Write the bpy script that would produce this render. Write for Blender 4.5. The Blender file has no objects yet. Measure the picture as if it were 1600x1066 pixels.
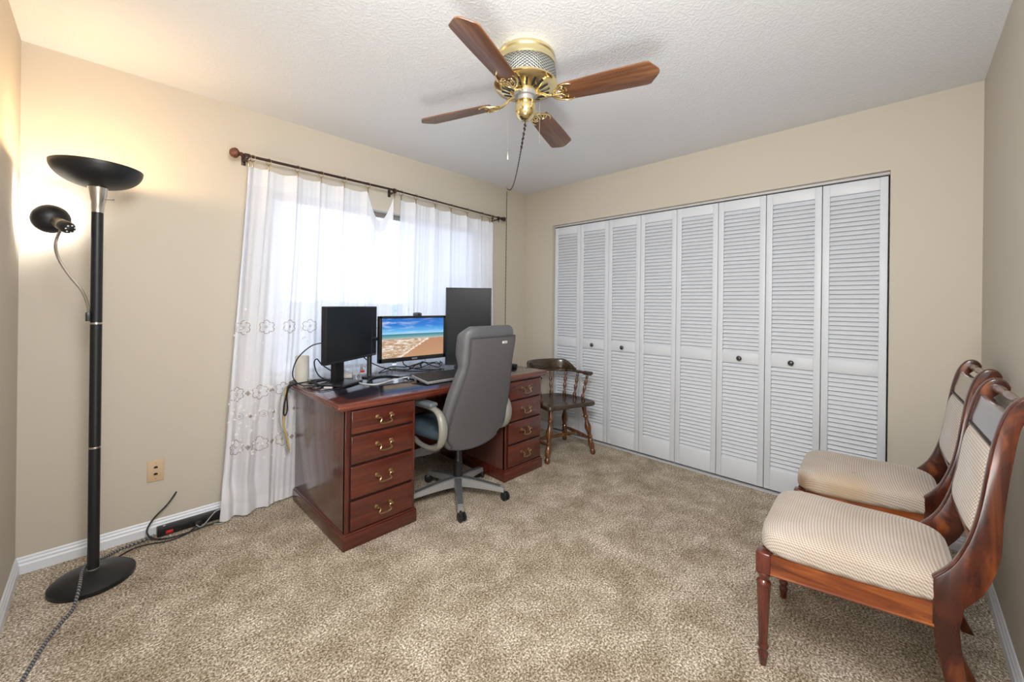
import bpy, bmesh, math, random
from mathutils import Vector, Matrix, Euler, noise
random.seed(7)
PI = math.pi
sc = bpy.context.scene
COL = sc.collection

# ------------------------------------------------------------------ materials
def mat(name, color=(.8, .8, .8), rough=.5, metal=0., spec=.5, coat=0., sheen=0.):
    m = bpy.data.materials.new(name); m.use_nodes = True
    b = m.node_tree.nodes['Principled BSDF']
    b.inputs['Base Color'].default_value = (*color, 1)
    b.inputs['Roughness'].default_value = rough
    b.inputs['Metallic'].default_value = metal
    b.inputs['Specular IOR Level'].default_value = spec
    b.inputs['Coat Weight'].default_value = coat
    b.inputs['Coat Roughness'].default_value = .12
    b.inputs['Sheen Weight'].default_value = sheen
    return m

class NT:
    def __init__(s, m): s.t = m.node_tree; s.b = m.node_tree.nodes.get('Principled BSDF')
    def n(s, typ, **kw):
        x = s.t.nodes.new(typ)
        for k, v in kw.items():
            if k in x.inputs.keys(): x.inputs[k].default_value = v
            else: setattr(x, k, v)
        return x
    def l(s, a, b): s.t.links.new(a, b)
    def coord(s, kind='Object', scale=(1, 1, 1), rot=(0, 0, 0)):
        c = s.n('ShaderNodeTexCoord'); mp = s.n('ShaderNodeMapping')
        mp.inputs['Scale'].default_value = scale; mp.inputs['Rotation'].default_value = rot
        s.l(c.outputs[kind], mp.inputs['Vector']); return mp.outputs['Vector']
    def ramp(s, fac, stops, interp='LINEAR'):
        r = s.n('ShaderNodeValToRGB'); e = r.color_ramp; e.interpolation = interp
        while len(e.elements) < len(stops): e.elements.new(.5)
        for el, (p, c) in zip(e.elements, stops): el.position = p; el.color = (*c, 1)
        s.l(fac, r.inputs['Fac']); return r.outputs['Color']
    def bump(s, h, strength, dist):
        b = s.n('ShaderNodeBump'); b.inputs['Strength'].default_value = strength; b.inputs['Distance'].default_value = dist
        s.l(h, b.inputs['Height']); s.l(b.outputs['Normal'], s.b.inputs['Normal'])
    def math(s, op, a, b=None):
        x = s.n('ShaderNodeMath', operation=op)
        for i, v in enumerate((a, b)):
            if v is None: continue
            if isinstance(v, (int, float)): x.inputs[i].default_value = v
            else: s.l(v, x.inputs[i])
        return x.outputs[0]

def noise_bump(m, scale, strength, dist, detail=3, kind='Object'):
    t = NT(m); v = t.coord(kind); n = t.n('ShaderNodeTexNoise', Scale=scale, Detail=detail)
    t.l(v, n.inputs['Vector']); t.bump(n.outputs['Fac'], strength, dist); return m

def wood(name, dark, mid, light, axis='x', rough=.3, coat=.4, gscale=1., contrast=1., blotch=.0):
    m = mat(name, mid, rough, coat=coat); t = NT(m)
    s = {'x': (1.2, 18, 18), 'y': (18, 1.2, 18), 'z': (18, 18, 1.2)}[axis]
    s = tuple(q * gscale for q in s)
    v = t.coord('Object', s)
    n = t.n('ShaderNodeTexNoise', Scale=2.2, Detail=6., Roughness=.62, Distortion=.5); t.l(v, n.inputs['Vector'])
    lo, hi = .5 - .2 / contrast, .5 + .2 / contrast
    c = t.ramp(n.outputs['Fac'], [(lo, dark), (.5, mid), (hi, light)])
    if blotch > 0:
        v2 = t.coord('Object', (1, 1, .45)); n2 = t.n('ShaderNodeTexNoise', Scale=13., Detail=3., Distortion=1.2); t.l(v2, n2.inputs['Vector'])
        c2 = t.ramp(n2.outputs['Fac'], [(.38, dark), (.52, mid), (.66, light)])
        mx = t.n('ShaderNodeMixRGB', Fac=blotch); t.l(c, mx.inputs['Color1']); t.l(c2, mx.inputs['Color2']); c = mx.outputs['Color']
    t.l(c, t.b.inputs['Base Color']); return m

M = {}
M['wall'] = noise_bump(mat('wall_paint', (.545, .495, .415), .62, spec=.3), 220, .12, .002)
M['ceiling'] = mat('ceiling_texture', (.765, .785, .81), .9, spec=.1)
t = NT(M['ceiling']); v = t.coord('Object')
n = t.n('ShaderNodeTexNoise', Scale=80., Detail=3., Roughness=.55); t.l(v, n.inputs['Vector'])
r = t.ramp(n.outputs['Fac'], [(.46, (0, 0, 0)), (.58, (1, 1, 1))]); t.bump(r, .32, .004)
M['trim'] = mat('white_trim_paint', (.72, .75, .80), .4)
M['door'] = mat('white_door_paint', (.66, .69, .735), .42, spec=.4)
M['track'] = mat('track_paint', (.55, .55, .56), .5)
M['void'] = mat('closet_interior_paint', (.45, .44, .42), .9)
# carpet
M['carpet'] = mat('carpet_pile', (.4, .33, .24), .95, spec=.1, sheen=.0)
t = NT(M['carpet']); v = t.coord('Object')
n1 = t.n('ShaderNodeTexNoise', Scale=125., Detail=4., Roughness=.8); t.l(v, n1.inputs['Vector'])
n2 = t.n('ShaderNodeTexNoise', Scale=5.2, Detail=8., Roughness=.72, Distortion=.3); t.l(v, n2.inputs['Vector'])
c1 = t.ramp(n1.outputs['Fac'], [(.39, (.12, .088, .056)), (.47, (.34, .268, .19)), (.53, (.52, .445, .345)), (.61, (.90, .835, .73))])
c2 = t.ramp(n2.outputs['Fac'], [(.36, (.74, .70, .64)), (.5, (1.0, .99, .97)), (.62, (1.30, 1.32, 1.36))])
mx = t.n('ShaderNodeMixRGB', blend_type='MULTIPLY', Fac=1.); t.l(c1, mx.inputs['Color1']); t.l(c2, mx.inputs['Color2'])
t.l(mx.outputs['Color'], t.b.inputs['Base Color'])
n3 = t.n('ShaderNodeTexNoise', Scale=190., Detail=2.); t.l(v, n3.inputs['Vector'])
t.bump(n3.outputs['Fac'], .9, .008)

M['desk'] = wood('desk_cherry_wood', (.045, .009, .006), (.085, .016, .009), (.13, .027, .014), 'z', .26, .5)
M['desk_side'] = wood('desk_side_wood', (.080, .030, .024), (.100, .036, .028), (.122, .046, .037), 'z', .2, .6)
M['drawer'] = wood('drawer_cherry_wood', (.050, .009, .005), (.082, .014, .007), (.125, .025, .011), 'x', .26, .5)
M['desktop'] = wood('desktop_wood', (.045, .014, .012), (.075, .020, .015), (.10, .030, .022), 'x', .17, .7)
M['desk_inset'] = mat('desktop_inset', (.018, .014, .022), .16, coat=.6)
M['desk_edge'] = wood('desktop_edge_wood', (.075, .016, .010), (.13, .027, .015), (.19, .045, .024), 'x', .25, .5)
M['brass_dull'] = mat('antique_brass', (.46, .33, .17), .3, 1.)
M['brass'] = mat('polished_brass', (.84, .68, .36), .15, 1.)
M['brass_pale'] = mat('pale_brass', (.80, .70, .42), .28, 1.)
M['chrome'] = mat('brushed_nickel', (.62, .58, .52), .28, 1.)
M['black'] = mat('black_plastic', (.012, .013, .015), .35)
M['black_matte'] = mat('black_satin_paint', (.010, .011, .013), .42, spec=.45)
M['cable'] = mat('black_cable', (.010, .011, .014), .45)
M['screen_off'] = mat('dark_screen_glass', (.010, .013, .016), .35, spec=.28)
M['white_plastic'] = mat('white_plastic', (.68, .68, .65), .4)
M['white_cable'] = mat('white_cable', (.62, .63, .62), .4)
M['grey_cable'] = mat('grey_cable', (.36, .36, .34), .5)
M['yellow_cable'] = mat('yellow_cable', (.62, .42, .10), .45)
M['red'] = mat('red_plastic', (.55, .02, .02), .4)
M['silver'] = mat('silver_plastic', (.34, .34, .335), .32, .35)
M['silver_warm'] = mat('champagne_grey_plastic', (.25, .245, .215), .36, .15)
M['leather'] = noise_bump(mat('grey_leather', (.105, .107, .115), .42, spec=.45), 260, .25, .002)
M['leather_pad'] = noise_bump(mat('grey_arm_leather', (.12, .14, .155), .38, spec=.5), 260, .2, .002)
M['backcloth'] = noise_bump(mat('grey_vinyl_back', (.098, .094, .100), .55, spec=.35), 300, .2, .001)
M['piping'] = mat('dark_grey_piping', (.055, .055, .065), .5)
M['seat_blue'] = noise_bump(mat('slate_leather', (.055, .08, .10), .45), 200, .2, .002)
M['leg_grey'] = mat('dark_grey_plastic', (.085, .09, .095), .5)
M['walnut'] = wood('dark_maple_seat', (.022, .012, .006), (.042, .023, .012), (.070, .038, .020), 'x', .25, .5)
M['walnut_leg'] = wood('amber_turned_wood', (.040, .013, .005), (.10, .034, .010), (.24, .095, .03), 'z', .22, .6)
M['mahog'] = wood('mahogany_chair_frame', (.024, .004, .002), (.075, .013, .004), (.28, .072, .013), 'z', .25, .3, gscale=.8, contrast=1.1, blotch=.65)
M['mahog_dark'] = wood('mahogany_edge', (.05, .016, .010), (.09, .032, .022), (.14, .06, .045), 'z', .25, .6)
M['mahog_rail'] = wood('mahogany_seat_rail', (.08, .015, .005), (.20, .045, .010), (.34, .10, .020), 'y', .22, .6)
M['mahog_leg'] = wood('mahogany_turned_leg', (.06, .010, .006), (.10, .018, .010), (.15, .03, .015), 'z', .2, .7)
M['panel_grey'] = mat('glossy_crest_panel', (.10, .075, .07), .16, coat=.8)
M['blade'] = wood('fan_blade_wood', (.075, .028, .014), (.16, .066, .030), (.27, .125, .050), 'x', .36, .08, gscale=.9)
M['rod'] = mat('dark_bronze_rod', (.045, .026, .020), .4, .4)
M['finial'] = mat('brown_finial', (.13, .045, .028), .45, .2)
M['plate'] = mat('tan_wallplate', (.60, .43, .28), .42)
M['lampback'] = mat('bulb_ceramic', (.9, .88, .8), .4)
M['wframe'] = mat('window_frame_bronze', (.20, .17, .15), .4)
M['outside'] = mat('bluish_side_block', (.60, .66, .80), .9)
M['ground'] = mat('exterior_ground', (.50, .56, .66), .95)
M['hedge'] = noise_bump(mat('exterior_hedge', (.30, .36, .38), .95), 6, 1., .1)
M['hole'] = mat('eyelet_hole', (.30, .25, .22), .8)
M['stitch'] = mat('satin_stitch', (.78, .77, .76), .7)
M['label'] = mat('white_label', (.62, .62, .60), .45)
M['ink'] = mat('dark_ink', (.08, .08, .09), .6)
M['cardboard'] = mat('pale_paper_tube', (.62, .60, .54), .8)

# mesh band of the fan: diamond lattice relief
M['lattice'] = mat('silver_lattice', (.50, .50, .47), .35, .6)
t = NT(M['lattice']); tc = t.n('ShaderNodeTexCoord'); sp = t.n('ShaderNodeSeparateXYZ'); t.l(tc.outputs['Object'], sp.inputs[0])
ang = t.math('ARCTAN2', sp.outputs['Y'], sp.outputs['X']); az = t.math('MULTIPLY', ang, 22.); hz = t.math('MULTIPLY', sp.outputs['Z'], 230.)
a = t.math('ABSOLUTE', t.math('SINE', t.math('ADD', az, hz))); b = t.math('ABSOLUTE', t.math('SINE', t.math('SUBTRACT', az, hz)))
h = t.math('MULTIPLY', a, b); t.l(t.ramp(h, [(.08, (.46, .455, .42)), (.45, (.12, .125, .12))]), t.b.inputs['Base Color']); t.bump(h, .8, .003)

# chair fabric: diagonal basket weave
M['fabric'] = mat('woven_beige_fabric', (.5, .43, .34), .85, spec=.2, sheen=.2)
t = NT(M['fabric']); tc = t.n('ShaderNodeTexCoord'); sp = t.n('ShaderNodeSeparateXYZ'); t.l(tc.outputs['Object'], sp.inputs[0])
yz = t.math('ADD', sp.outputs['Y'], sp.outputs['Z']); xm = sp.outputs['X']
xy_ = t.math('ADD', xm, sp.outputs['Y']); xz_ = t.math('ADD', t.math('SUBTRACT', xm, sp.outputs['Y']), t.math('MULTIPLY', sp.outputs['Z'], 1.42))
p1 = t.math('SINE', t.math('MULTIPLY', xy_, 360.)); p2 = t.math('SINE', t.math('MULTIPLY', xz_, 360.))
h = t.math('MULTIPLY', p1, p2)
h2 = t.math('ADD', t.math('MULTIPLY', h, .5), .5)
c = t.ramp(h2, [(.22, (.36, .285, .225)), (.5, (.50, .43, .365)), (.8, (.62, .565, .51))])
v = t.coord('Object'); nn = t.n('ShaderNodeTexNoise', Scale=5., Detail=3.); t.l(v, nn.inputs['Vector'])
cc = t.ramp(nn.outputs['Fac'], [(.35, (.90, .86, .82)), (.6, (1., 1., 1.))])
mx = t.n('ShaderNodeMixRGB', blend_type='MULTIPLY', Fac=1.); t.l(c, mx.inputs['Color1']); t.l(cc, mx.inputs['Color2'])
t.l(mx.outputs['Color'], t.b.inputs['Base Color']); t.bump(h2, .6, .0015)

# braided extension cord
M['braid'] = mat('grey_braided_cord', (.12, .12, .13), .6)
t = NT(M['braid']); tc = t.n('ShaderNodeTexCoord'); sp = t.n('ShaderNodeSeparateXYZ'); t.l(tc.outputs['Object'], sp.inputs[0])
s_ = t.math('SINE', t.math('MULTIPLY', t.math('ADD', sp.outputs['X'], t.math('MULTIPLY', sp.outputs['Y'], 1.)), 380.))
t.l(t.ramp(t.math('ADD', t.math('MULTIPLY', s_, .5), .5), [(.35, (.03, .03, .035)), (.65, (.26, .26, .28))]), t.b.inputs['Base Color'])

# sheer curtain
def curtain_mat(name, transp, trans, col):
    m = bpy.data.materials.new(name); m.use_nodes = True; nt = m.node_tree; nt.nodes.clear()
    o = nt.nodes.new('ShaderNodeOutputMaterial')
    d = nt.nodes.new('ShaderNodeBsdfDiffuse'); d.inputs['Color'].default_value = (*col, 1)
    tr = nt.nodes.new('ShaderNodeBsdfTranslucent'); tr.inputs['Color'].default_value = (.84, .87, .96, 1)
    tp = nt.nodes.new('ShaderNodeBsdfTransparent'); tp.inputs['Color'].default_value = (.95, .97, 1, 1)
    m1 = nt.nodes.new('ShaderNodeMixShader'); m1.inputs[0].default_value = trans
    m2 = nt.nodes.new('ShaderNodeMixShader')
    lw = nt.nodes.new('ShaderNodeLayerWeight'); lw.inputs['Blend'].default_value = .45      # threads close up where the cloth turns edge-on
    mr = nt.nodes.new('ShaderNodeMapRange'); mr.inputs['From Min'].default_value = .0; mr.inputs['From Max'].default_value = .75
    mr.inputs['To Min'].default_value = transp; mr.inputs['To Max'].default_value = transp * .12
    nt.links.new(lw.outputs['Facing'], mr.inputs['Value']); nt.links.new(mr.outputs['Result'], m2.inputs[0])
    nt.links.new(d.outputs[0], m1.inputs[1]); nt.links.new(tr.outputs[0], m1.inputs[2])
    nt.links.new(m1.outputs[0], m2.inputs[1]); nt.links.new(tp.outputs[0], m2.inputs[2]); nt.links.new(m2.outputs[0], o.inputs[0])
    return m
M['sheer'] = curtain_mat('sheer_curtain', .12, .27, (.87, .875, .92))
M['hem'] = curtain_mat('doubled_curtain_hem', .02, .18, (.81, .825, .86))
# window glass (thin)
g = bpy.data.materials.new('window_glass'); g.use_nodes = True; nt = g.node_tree; nt.nodes.clear()
o = nt.nodes.new('ShaderNodeOutputMaterial'); tp = nt.nodes.new('ShaderNodeBsdfTransparent'); gl = nt.nodes.new('ShaderNodeBsdfGlossy'); gl.inputs['Roughness'].default_value = .02
mxs = nt.nodes.new('ShaderNodeMixShader'); mxs.inputs[0].default_value = .06
nt.links.new(tp.outputs[0], mxs.inputs[1]); nt.links.new(gl.outputs[0], mxs.inputs[2]); nt.links.new(mxs.outputs[0], o.inputs[0]); M['glass'] = g
def emis(name, col, s):
    m = bpy.data.materials.new(name); m.use_nodes = True; b = m.node_tree.nodes['Principled BSDF']
    b.inputs['Base Color'].default_value = (*col, 1); b.inputs['Emission Color'].default_value = (*col, 1); b.inputs['Emission Strength'].default_value = s; return m
M['bulb_warm'] = emis('warm_bulb', (1, .72, .4), 6); M['bulb_cool'] = emis('white_bulb', (1, .95, .9), 8)
# beach picture on the lit screen (Generated: x right, z up)
m = emis('beach_wallpaper_screen', (.5, .5, .5), 1.); M['beach'] = m; t = NT(m); t.b.inputs['Base Color'].default_value = (.01, .01, .01, 1); t.b.inputs['Roughness'].default_value = .3
tc = t.n('ShaderNodeTexCoord'); sp = t.n('ShaderNodeSeparateXYZ'); t.l(tc.outputs['Generated'], sp.inputs[0])
sky = t.ramp(sp.outputs['Z'], [(.58, (.45, .68, .80)), (.68, (.10, .40, .75)), (.82, (.015, .18, .60)), (1., (.01, .13, .50))])
mp = t.n('ShaderNodeMapping'); mp.inputs['Scale'].default_value = (2.2, 1, 9); mp.inputs['Rotation'].default_value = (0, .12, 0); t.l(tc.outputs['Generated'], mp.inputs[0])
cn = t.n('ShaderNodeTexNoise', Scale=1.6, Detail=5., Roughness=.6, Distortion=.6); t.l(mp.outputs[0], cn.inputs['Vector'])
cl = t.ramp(cn.outputs['Fac'], [(.5, (0, 0, 0)), (.7, (.8, .8, .8))])
clx = t.math('MULTIPLY', cl, t.math('SUBTRACT', 1.15, t.math('MULTIPLY', sp.outputs['X'], .75)))
skm = t.n('ShaderNodeMixRGB'); t.l(clx, skm.inputs['Fac']); t.l(sky, skm.inputs['Color1']); skm.inputs['Color2'].default_value = (.52, .60, .78, 1)
mp2 = t.n('ShaderNodeMapping'); mp2.inputs['Scale'].default_value = (2.2, 1, 7); mp2.inputs['Rotation'].default_value = (0, -.5, 0); t.l(tc.outputs['Generated'], mp2.inputs[0])
fn = t.n('ShaderNodeTexNoise', Scale=2.4, Detail=6., Roughness=.7, Distortion=2.2); t.l(mp2.outputs[0], fn.inputs['Vector'])
foam = t.ramp(fn.outputs['Fac'], [(.40, (.40, .22, .11)), (.50, (.50, .34, .22)), (.56, (.80, .72, .63))])
smooth_sand = t.ramp(sp.outputs['Z'], [(.0, (.50, .27, .14)), (.35, (.44, .23, .13))])
edge = t.math('ADD', t.math('MULTIPLY', sp.outputs['X'], -1.1), t.math('ADD', t.math('MULTIPLY', sp.outputs['Z'], 1.1), t.math('MULTIPLY', fn.outputs['Fac'], .25)))
e1 = t.ramp(edge, [(-.0, (0, 0, 0)), (.03, (0, 0, 0))]);
sel = t.math('GREATER_THAN', edge, -.17)
sb = t.n('ShaderNodeMixRGB'); t.l(sel, sb.inputs['Fac']); t.l(smooth_sand, sb.inputs['Color1']); t.l(foam, sb.inputs['Color2'])
line = t.math('LESS_THAN', t.math('ABSOLUTE', t.math('ADD', edge, .17)), .014)
sb2 = t.n('ShaderNodeMixRGB'); t.l(line, sb2.inputs['Fac']); t.l(sb.outputs['Color'], sb2.inputs['Color1']); sb2.inputs['Color2'].default_value = (.9, .82, .72, 1)
sea = t.ramp(sp.outputs['Z'], [(.46, (.60, .52, .42)), (.50, (.22, .38, .38)), (.57, (.045, .22, .28)), (.60, (.03, .20, .30))])
w1 = t.n('ShaderNodeMixRGB'); t.l(t.math('GREATER_THAN', t.math('ADD', sp.outputs['Z'], t.math('MULTIPLY', fn.outputs['Fac'], .06)), .50), w1.inputs['Fac']); t.l(sb2.outputs['Color'], w1.inputs['Color1']); t.l(sea, w1.inputs['Color2'])
w2 = t.n('ShaderNodeMixRGB'); t.l(t.math('GREATER_THAN', sp.outputs['Z'], .6), w2.inputs['Fac']); t.l(w1.outputs['Color'], w2.inputs['Color1']); t.l(skm.outputs['Color'], w2.inputs['Color2'])
t.l(w2.outputs['Color'], t.b.inputs['Emission Color'])

# ------------------------------------------------------------------ mesh helpers
def rotm(rx=0, ry=0, rz=0): return Euler((rx, ry, rz)).to_matrix().to_4x4()
def TR(x, y, z): return Matrix.Translation((x, y, z))

class MB:
    def __init__(s): s.bm = bmesh.new()
    def _merge(s, b2, mtx=None, mi=0):
        if mtx is not None: bmesh.ops.transform(b2, matrix=mtx, verts=b2.verts)
        vm = {}
        for v in b2.verts: vm[v] = s.bm.verts.new(v.co)
        for f in b2.faces:
            try:
                nf = s.bm.faces.new([vm[v] for v in f.verts]); nf.material_index = mi
            except ValueError: pass
        b2.free()
    def box(s, c, d, bevel=0, rot=None, seg=2, mi=0):
        b = bmesh.new(); bmesh.ops.create_cube(b, size=1)
        bmesh.ops.scale(b, vec=d, verts=b.verts)
        if bevel: bmesh.ops.bevel(b, geom=b.edges[:], offset=min(bevel, min(d) * .49), segments=seg, profile=.5, affect='EDGES')
        m = TR(*c)
        if rot is not None: m = m @ rot
        s._merge(b, m, mi); return s
    def b2(s, x0, x1, y0, y1, z0, z1, bevel=0, seg=2, mi=0):
        return s.box(((x0 + x1) / 2, (y0 + y1) / 2, (z0 + z1) / 2), (abs(x1 - x0), abs(y1 - y0), abs(z1 - z0)), bevel, None, seg, mi)
    def lathe(s, prof, seg=24, mtx=None, cap=True, mi=0):
        b = bmesh.new(); rings = []
        for r, z in prof:
            if r < 1e-5: rings.append([b.verts.new((0, 0, z))])
            else: rings.append([b.verts.new((r * math.cos(2 * PI * i / seg), r * math.sin(2 * PI * i / seg), z)) for i in range(seg)])
        for A, B in zip(rings[:-1], rings[1:]):
            for i in range(seg):
                j = (i + 1) % seg
                a = A if len(A) == 1 else None; c = B if len(B) == 1 else None
                if a and c: continue
                if a: b.faces.new((A[0], B[j], B[i]))
                elif c: b.faces.new((A[i], A[j], B[0]))
                else: b.faces.new((A[i], A[j], B[j], B[i]))
        if cap:
            for R in (rings[0], rings[-1]):
                if len(R) > 1: b.faces.new(R)
        bmesh.ops.recalc_face_normals(b, faces=b.faces)
        s._merge(b, mtx, mi); return s
    def turn(s, p0, p1, prof, seg=16, mi=0):
        """lathe between two points; prof = [(r, t)] t in 0..1"""
        p0, p1 = Vector(p0), Vector(p1); d = p1 - p0; L = d.length
        q = Vector((0, 0, 1)).rotation_difference(d.normalized()).to_matrix().to_4x4()
        return s.lathe([(r, t_ * L) for r, t_ in prof], seg, TR(*p0) @ q, mi=mi)
    def tube(s, pts, r, seg=8, closed=False, sub=6, sy=1., up=None, mi=0, straight=False):
        P = [Vector(p) for p in pts]
        if not straight: P = smooth(P, sub, closed)
        n = len(P); b = bmesh.new(); rings = []
        prevN = None
        for i, p in enumerate(P):
            if closed: tng = (P[(i + 1) % n] - P[i - 1])
            else: tng = P[min(i + 1, n - 1)] - P[max(i - 1, 0)]
            if tng.length < 1e-9: tng = Vector((0, 0, 1))
            tng.normalize()
            if up is not None: N = Vector(up) - tng * tng.dot(Vector(up))
            elif prevN is None:
                a = Vector((0, 0, 1)) if abs(tng.z) < .9 else Vector((1, 0, 0)); N = a - tng * tng.dot(a)
            else: N = prevN - tng * tng.dot(prevN)
            if N.length < 1e-6: N = Vector((1, 0, 0)) - tng * tng.x
            N.normalize(); prevN = N; B = tng.cross(N)
            rr = r(i / (n - 1)) if callable(r) else r
            rings.append([b.verts.new(p + N * rr * math.cos(2 * PI * k / seg) + B * rr * sy * math.sin(2 * PI * k / seg)) for k in range(seg)])
        rng = range(n if closed else n - 1)
        for i in rng:
            A, Bq = rings[i], rings[(i + 1) % n]
            for k in range(seg): b.faces.new((A[k], A[(k + 1) % seg], Bq[(k + 1) % seg], Bq[k]))
        if not closed: b.faces.new(rings[0]); b.faces.new(rings[-1])
        bmesh.ops.recalc_face_normals(b, faces=b.faces)
        s._merge(b, None, mi); return s
    def prism(s, poly, t0, t1, plane='yz', bevel=0, mtx=None, seg=2, mi=0):
        b = bmesh.new()
        def P(u, v, t_): return {'yz': (t_, u, v), 'xz': (u, t_, v), 'xy': (u, v, t_)}[plane]
        A = [b.verts.new(P(u, v, t0)) for u, v in poly]; B = [b.verts.new(P(u, v, t1)) for u, v in poly]
        n = len(poly); fa = b.faces.new(A); fb = b.faces.new(list(reversed(B)))
        for i in range(n): b.faces.new((A[i], B[i], B[(i + 1) % n], A[(i + 1) % n]))
        bmesh.ops.recalc_face_normals(b, faces=b.faces)
        if bevel:
            eds = [e for e in b.edges if abs(e.verts[0].co[{'yz': 0, 'xz': 1, 'xy': 2}[plane]] - e.verts[1].co[{'yz': 0, 'xz': 1, 'xy': 2}[plane]]) < 1e-7]
            bmesh.ops.bevel(b, geom=eds, offset=bevel, segments=seg, profile=.5, affect='EDGES')
        s._merge(b, mtx, mi); return s
    def grid(s, fn, nu, nv, closeu=False, capv=False, mi=0):
        b = bmesh.new(); V = [[b.verts.new(fn(i / (nu if closeu else nu - 1), j / (nv - 1))) for i in range(nu)] for j in range(nv)]
        for j in range(nv - 1):
            for i in range(nu if closeu else nu - 1):
                k = (i + 1) % nu; b.faces.new((V[j][i], V[j][k], V[j + 1][k], V[j + 1][i]))
        if capv: b.faces.new(V[0]); b.faces.new(V[-1])
        if closeu or capv: bmesh.ops.recalc_face_normals(b, faces=b.faces)
        s._merge(b, None, mi); return s
    def build(s, name, m, parent=None, loc=None, angle=38, flat=False, **props):
        bm = s.bm
        bm.normal_update()
        if not flat:
            ca = math.radians(angle)
            for f in bm.faces: f.smooth = True
            for e in bm.edges:
                if len(e.link_faces) == 2 and e.calc_face_angle(0) > ca: e.smooth = False
        me = bpy.data.meshes.new(name); bm.to_mesh(me); bm.free()
        for q in (m if isinstance(m, (list, tuple)) else [m]): me.materials.append(q)
        o = bpy.data.objects.new(name, me); COL.objects.link(o)
        if parent is not None: o.parent = parent
        if loc is not None: o.location = loc
        for k, v in props.items(): o[k] = v
        return o

def smooth(P, sub=6, closed=False):
    n = len(P)
    if n < 3: return P
    out = []
    for i in range(n if closed else n - 1):
        p0 = P[i - 1] if (closed or i > 0) else P[0] * 2 - P[1]
        p1 = P[i]; p2 = P[(i + 1) % n]; p3 = P[(i + 2) % n] if (closed or i + 2 < n) else P[-1] * 2 - P[-2]
        for k in range(sub):
            t_ = k / sub
            out.append(.5 * ((2 * p1) + (p2 - p0) * t_ + (2 * p0 - 5 * p1 + 4 * p2 - p3) * t_ ** 2 + (3 * p1 - p0 - 3 * p2 + p3) * t_ ** 3))
    if not closed: out.append(P[-1])
    return out
def curve2(pts, sub=5, closed=False):
    return [(p.x, p.y) for p in smooth([Vector((a, b, 0)) for a, b in pts], sub, closed)]

def thing(name, label, cat, loc=(0, 0, 0), rz=0, group=None):
    o = bpy.data.objects.new(name, None); COL.objects.link(o); o.empty_display_size = .05
    o.location = loc; o.rotation_euler = (0, 0, rz); return tag(o, label, cat, group)
def tag(o, label, cat, group=None):
    o['label'] = label; o['category'] = cat
    if group: o['group'] = group
    return o
def struct(o): o['kind'] = 'structure'; return o
def copy_tree(o, parent=None):
    c = o.copy(); COL.objects.link(c)
    if parent is not None: c.parent = parent
    for ch in list(KIDS(o)): copy_tree(ch, c)
    return c
def KIDS(o): return [q for q in list(bpy.data.objects) if q.parent is o]

# ------------------------------------------------------------------ the room
H = 2.44; XL = -3.426; YF = -3.169
struct(MB().b2(XL - .15, .75, YF - .15, .15, -.12, 0).build('floor', M['carpet']))
struct(MB().b2(XL - .15, .75, YF - .15, .15, H, H + .12).build('ceiling', M['ceiling']))
WX0, WX1, WZ0, WZ1 = -2.43, -.63, .76, 1.975
w = MB()
w.b2(XL - .15, WX0, 0, .15, 0, H); w.b2(WX1, .15, 0, .15, 0, H); w.b2(WX0, WX1, 0, .15, 0, WZ0); w.b2(WX0, WX1, 0, .15, WZ1, H)
struct(w.build('wall_north', M['wall']))
struct(MB().b2(XL - .15, XL, YF - .15, 0, 0, H).build('wall_west', M['wall']))
struct(MB().b2(XL - .15, .15, YF - .15, YF, 0, H).build('wall_south', M['wall']))
CY0, CY1, CZ = -.350, -2.822, 2.060
w = MB()
w.b2(0, .12, CY0, 0, 0, H); w.b2(0, .12, YF, CY1, 0, H); w.b2(0, .12, CY1, CY0, CZ, H)
struct(w.build('wall_east', M['wall']))
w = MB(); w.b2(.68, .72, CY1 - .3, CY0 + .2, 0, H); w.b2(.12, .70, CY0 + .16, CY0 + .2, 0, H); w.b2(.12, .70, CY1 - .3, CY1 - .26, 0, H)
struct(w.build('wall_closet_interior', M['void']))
# baseboards with a stepped profile
bp = [(0, 0), (.014, 0), (.014, .044), (.010, .052), (.010, .062), (.006, .070), (.006, .078), (.003, .084), (0, .084)]
bp = [(a, b * .9) for a, b in bp]
def baseboard(name, p0, p1, ax, sgn):
    m = MB()
    if ax == 'x': m.prism([(sgn * a, b) for a, b in bp], p0[0], p1[0], 'yz', mtx=TR(0, p0[1], 0))
    else: m.prism([(sgn * a, b) for a, b in bp], p0[1], p1[1], 'xz', mtx=TR(p0[0], 0, 0))
    struct(m.build(name, M['trim'], flat=True))
baseboard('baseboard_north', (XL, 0), (0, 0), 'x', -1)
baseboard('baseboard_west', (XL, YF), (XL, 0), 'y', 1)
baseboard('baseboard_south', (XL, YF), (0, YF), 'x', 1)
baseboard('baseboard_east', (0, YF), (0, CY1 - .002), 'y', -1)
m = MB().prism([(-a, b) for a, b in bp], CY0 + .002, 0, 'xz'); struct(m.build('baseboard_closet_corner', M['trim'], flat=True))
# closet head track and threshold
struct(MB().b2(.03, .075, CY1 + .002, CY0 - .002, CZ - .016, CZ - .0005, .002).build('trim_1', M['track']))
struct(MB().b2(.02, .10, CY1 + .002, CY0 - .002, 0, .006, .002).build('trim_2', M['track']))

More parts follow.
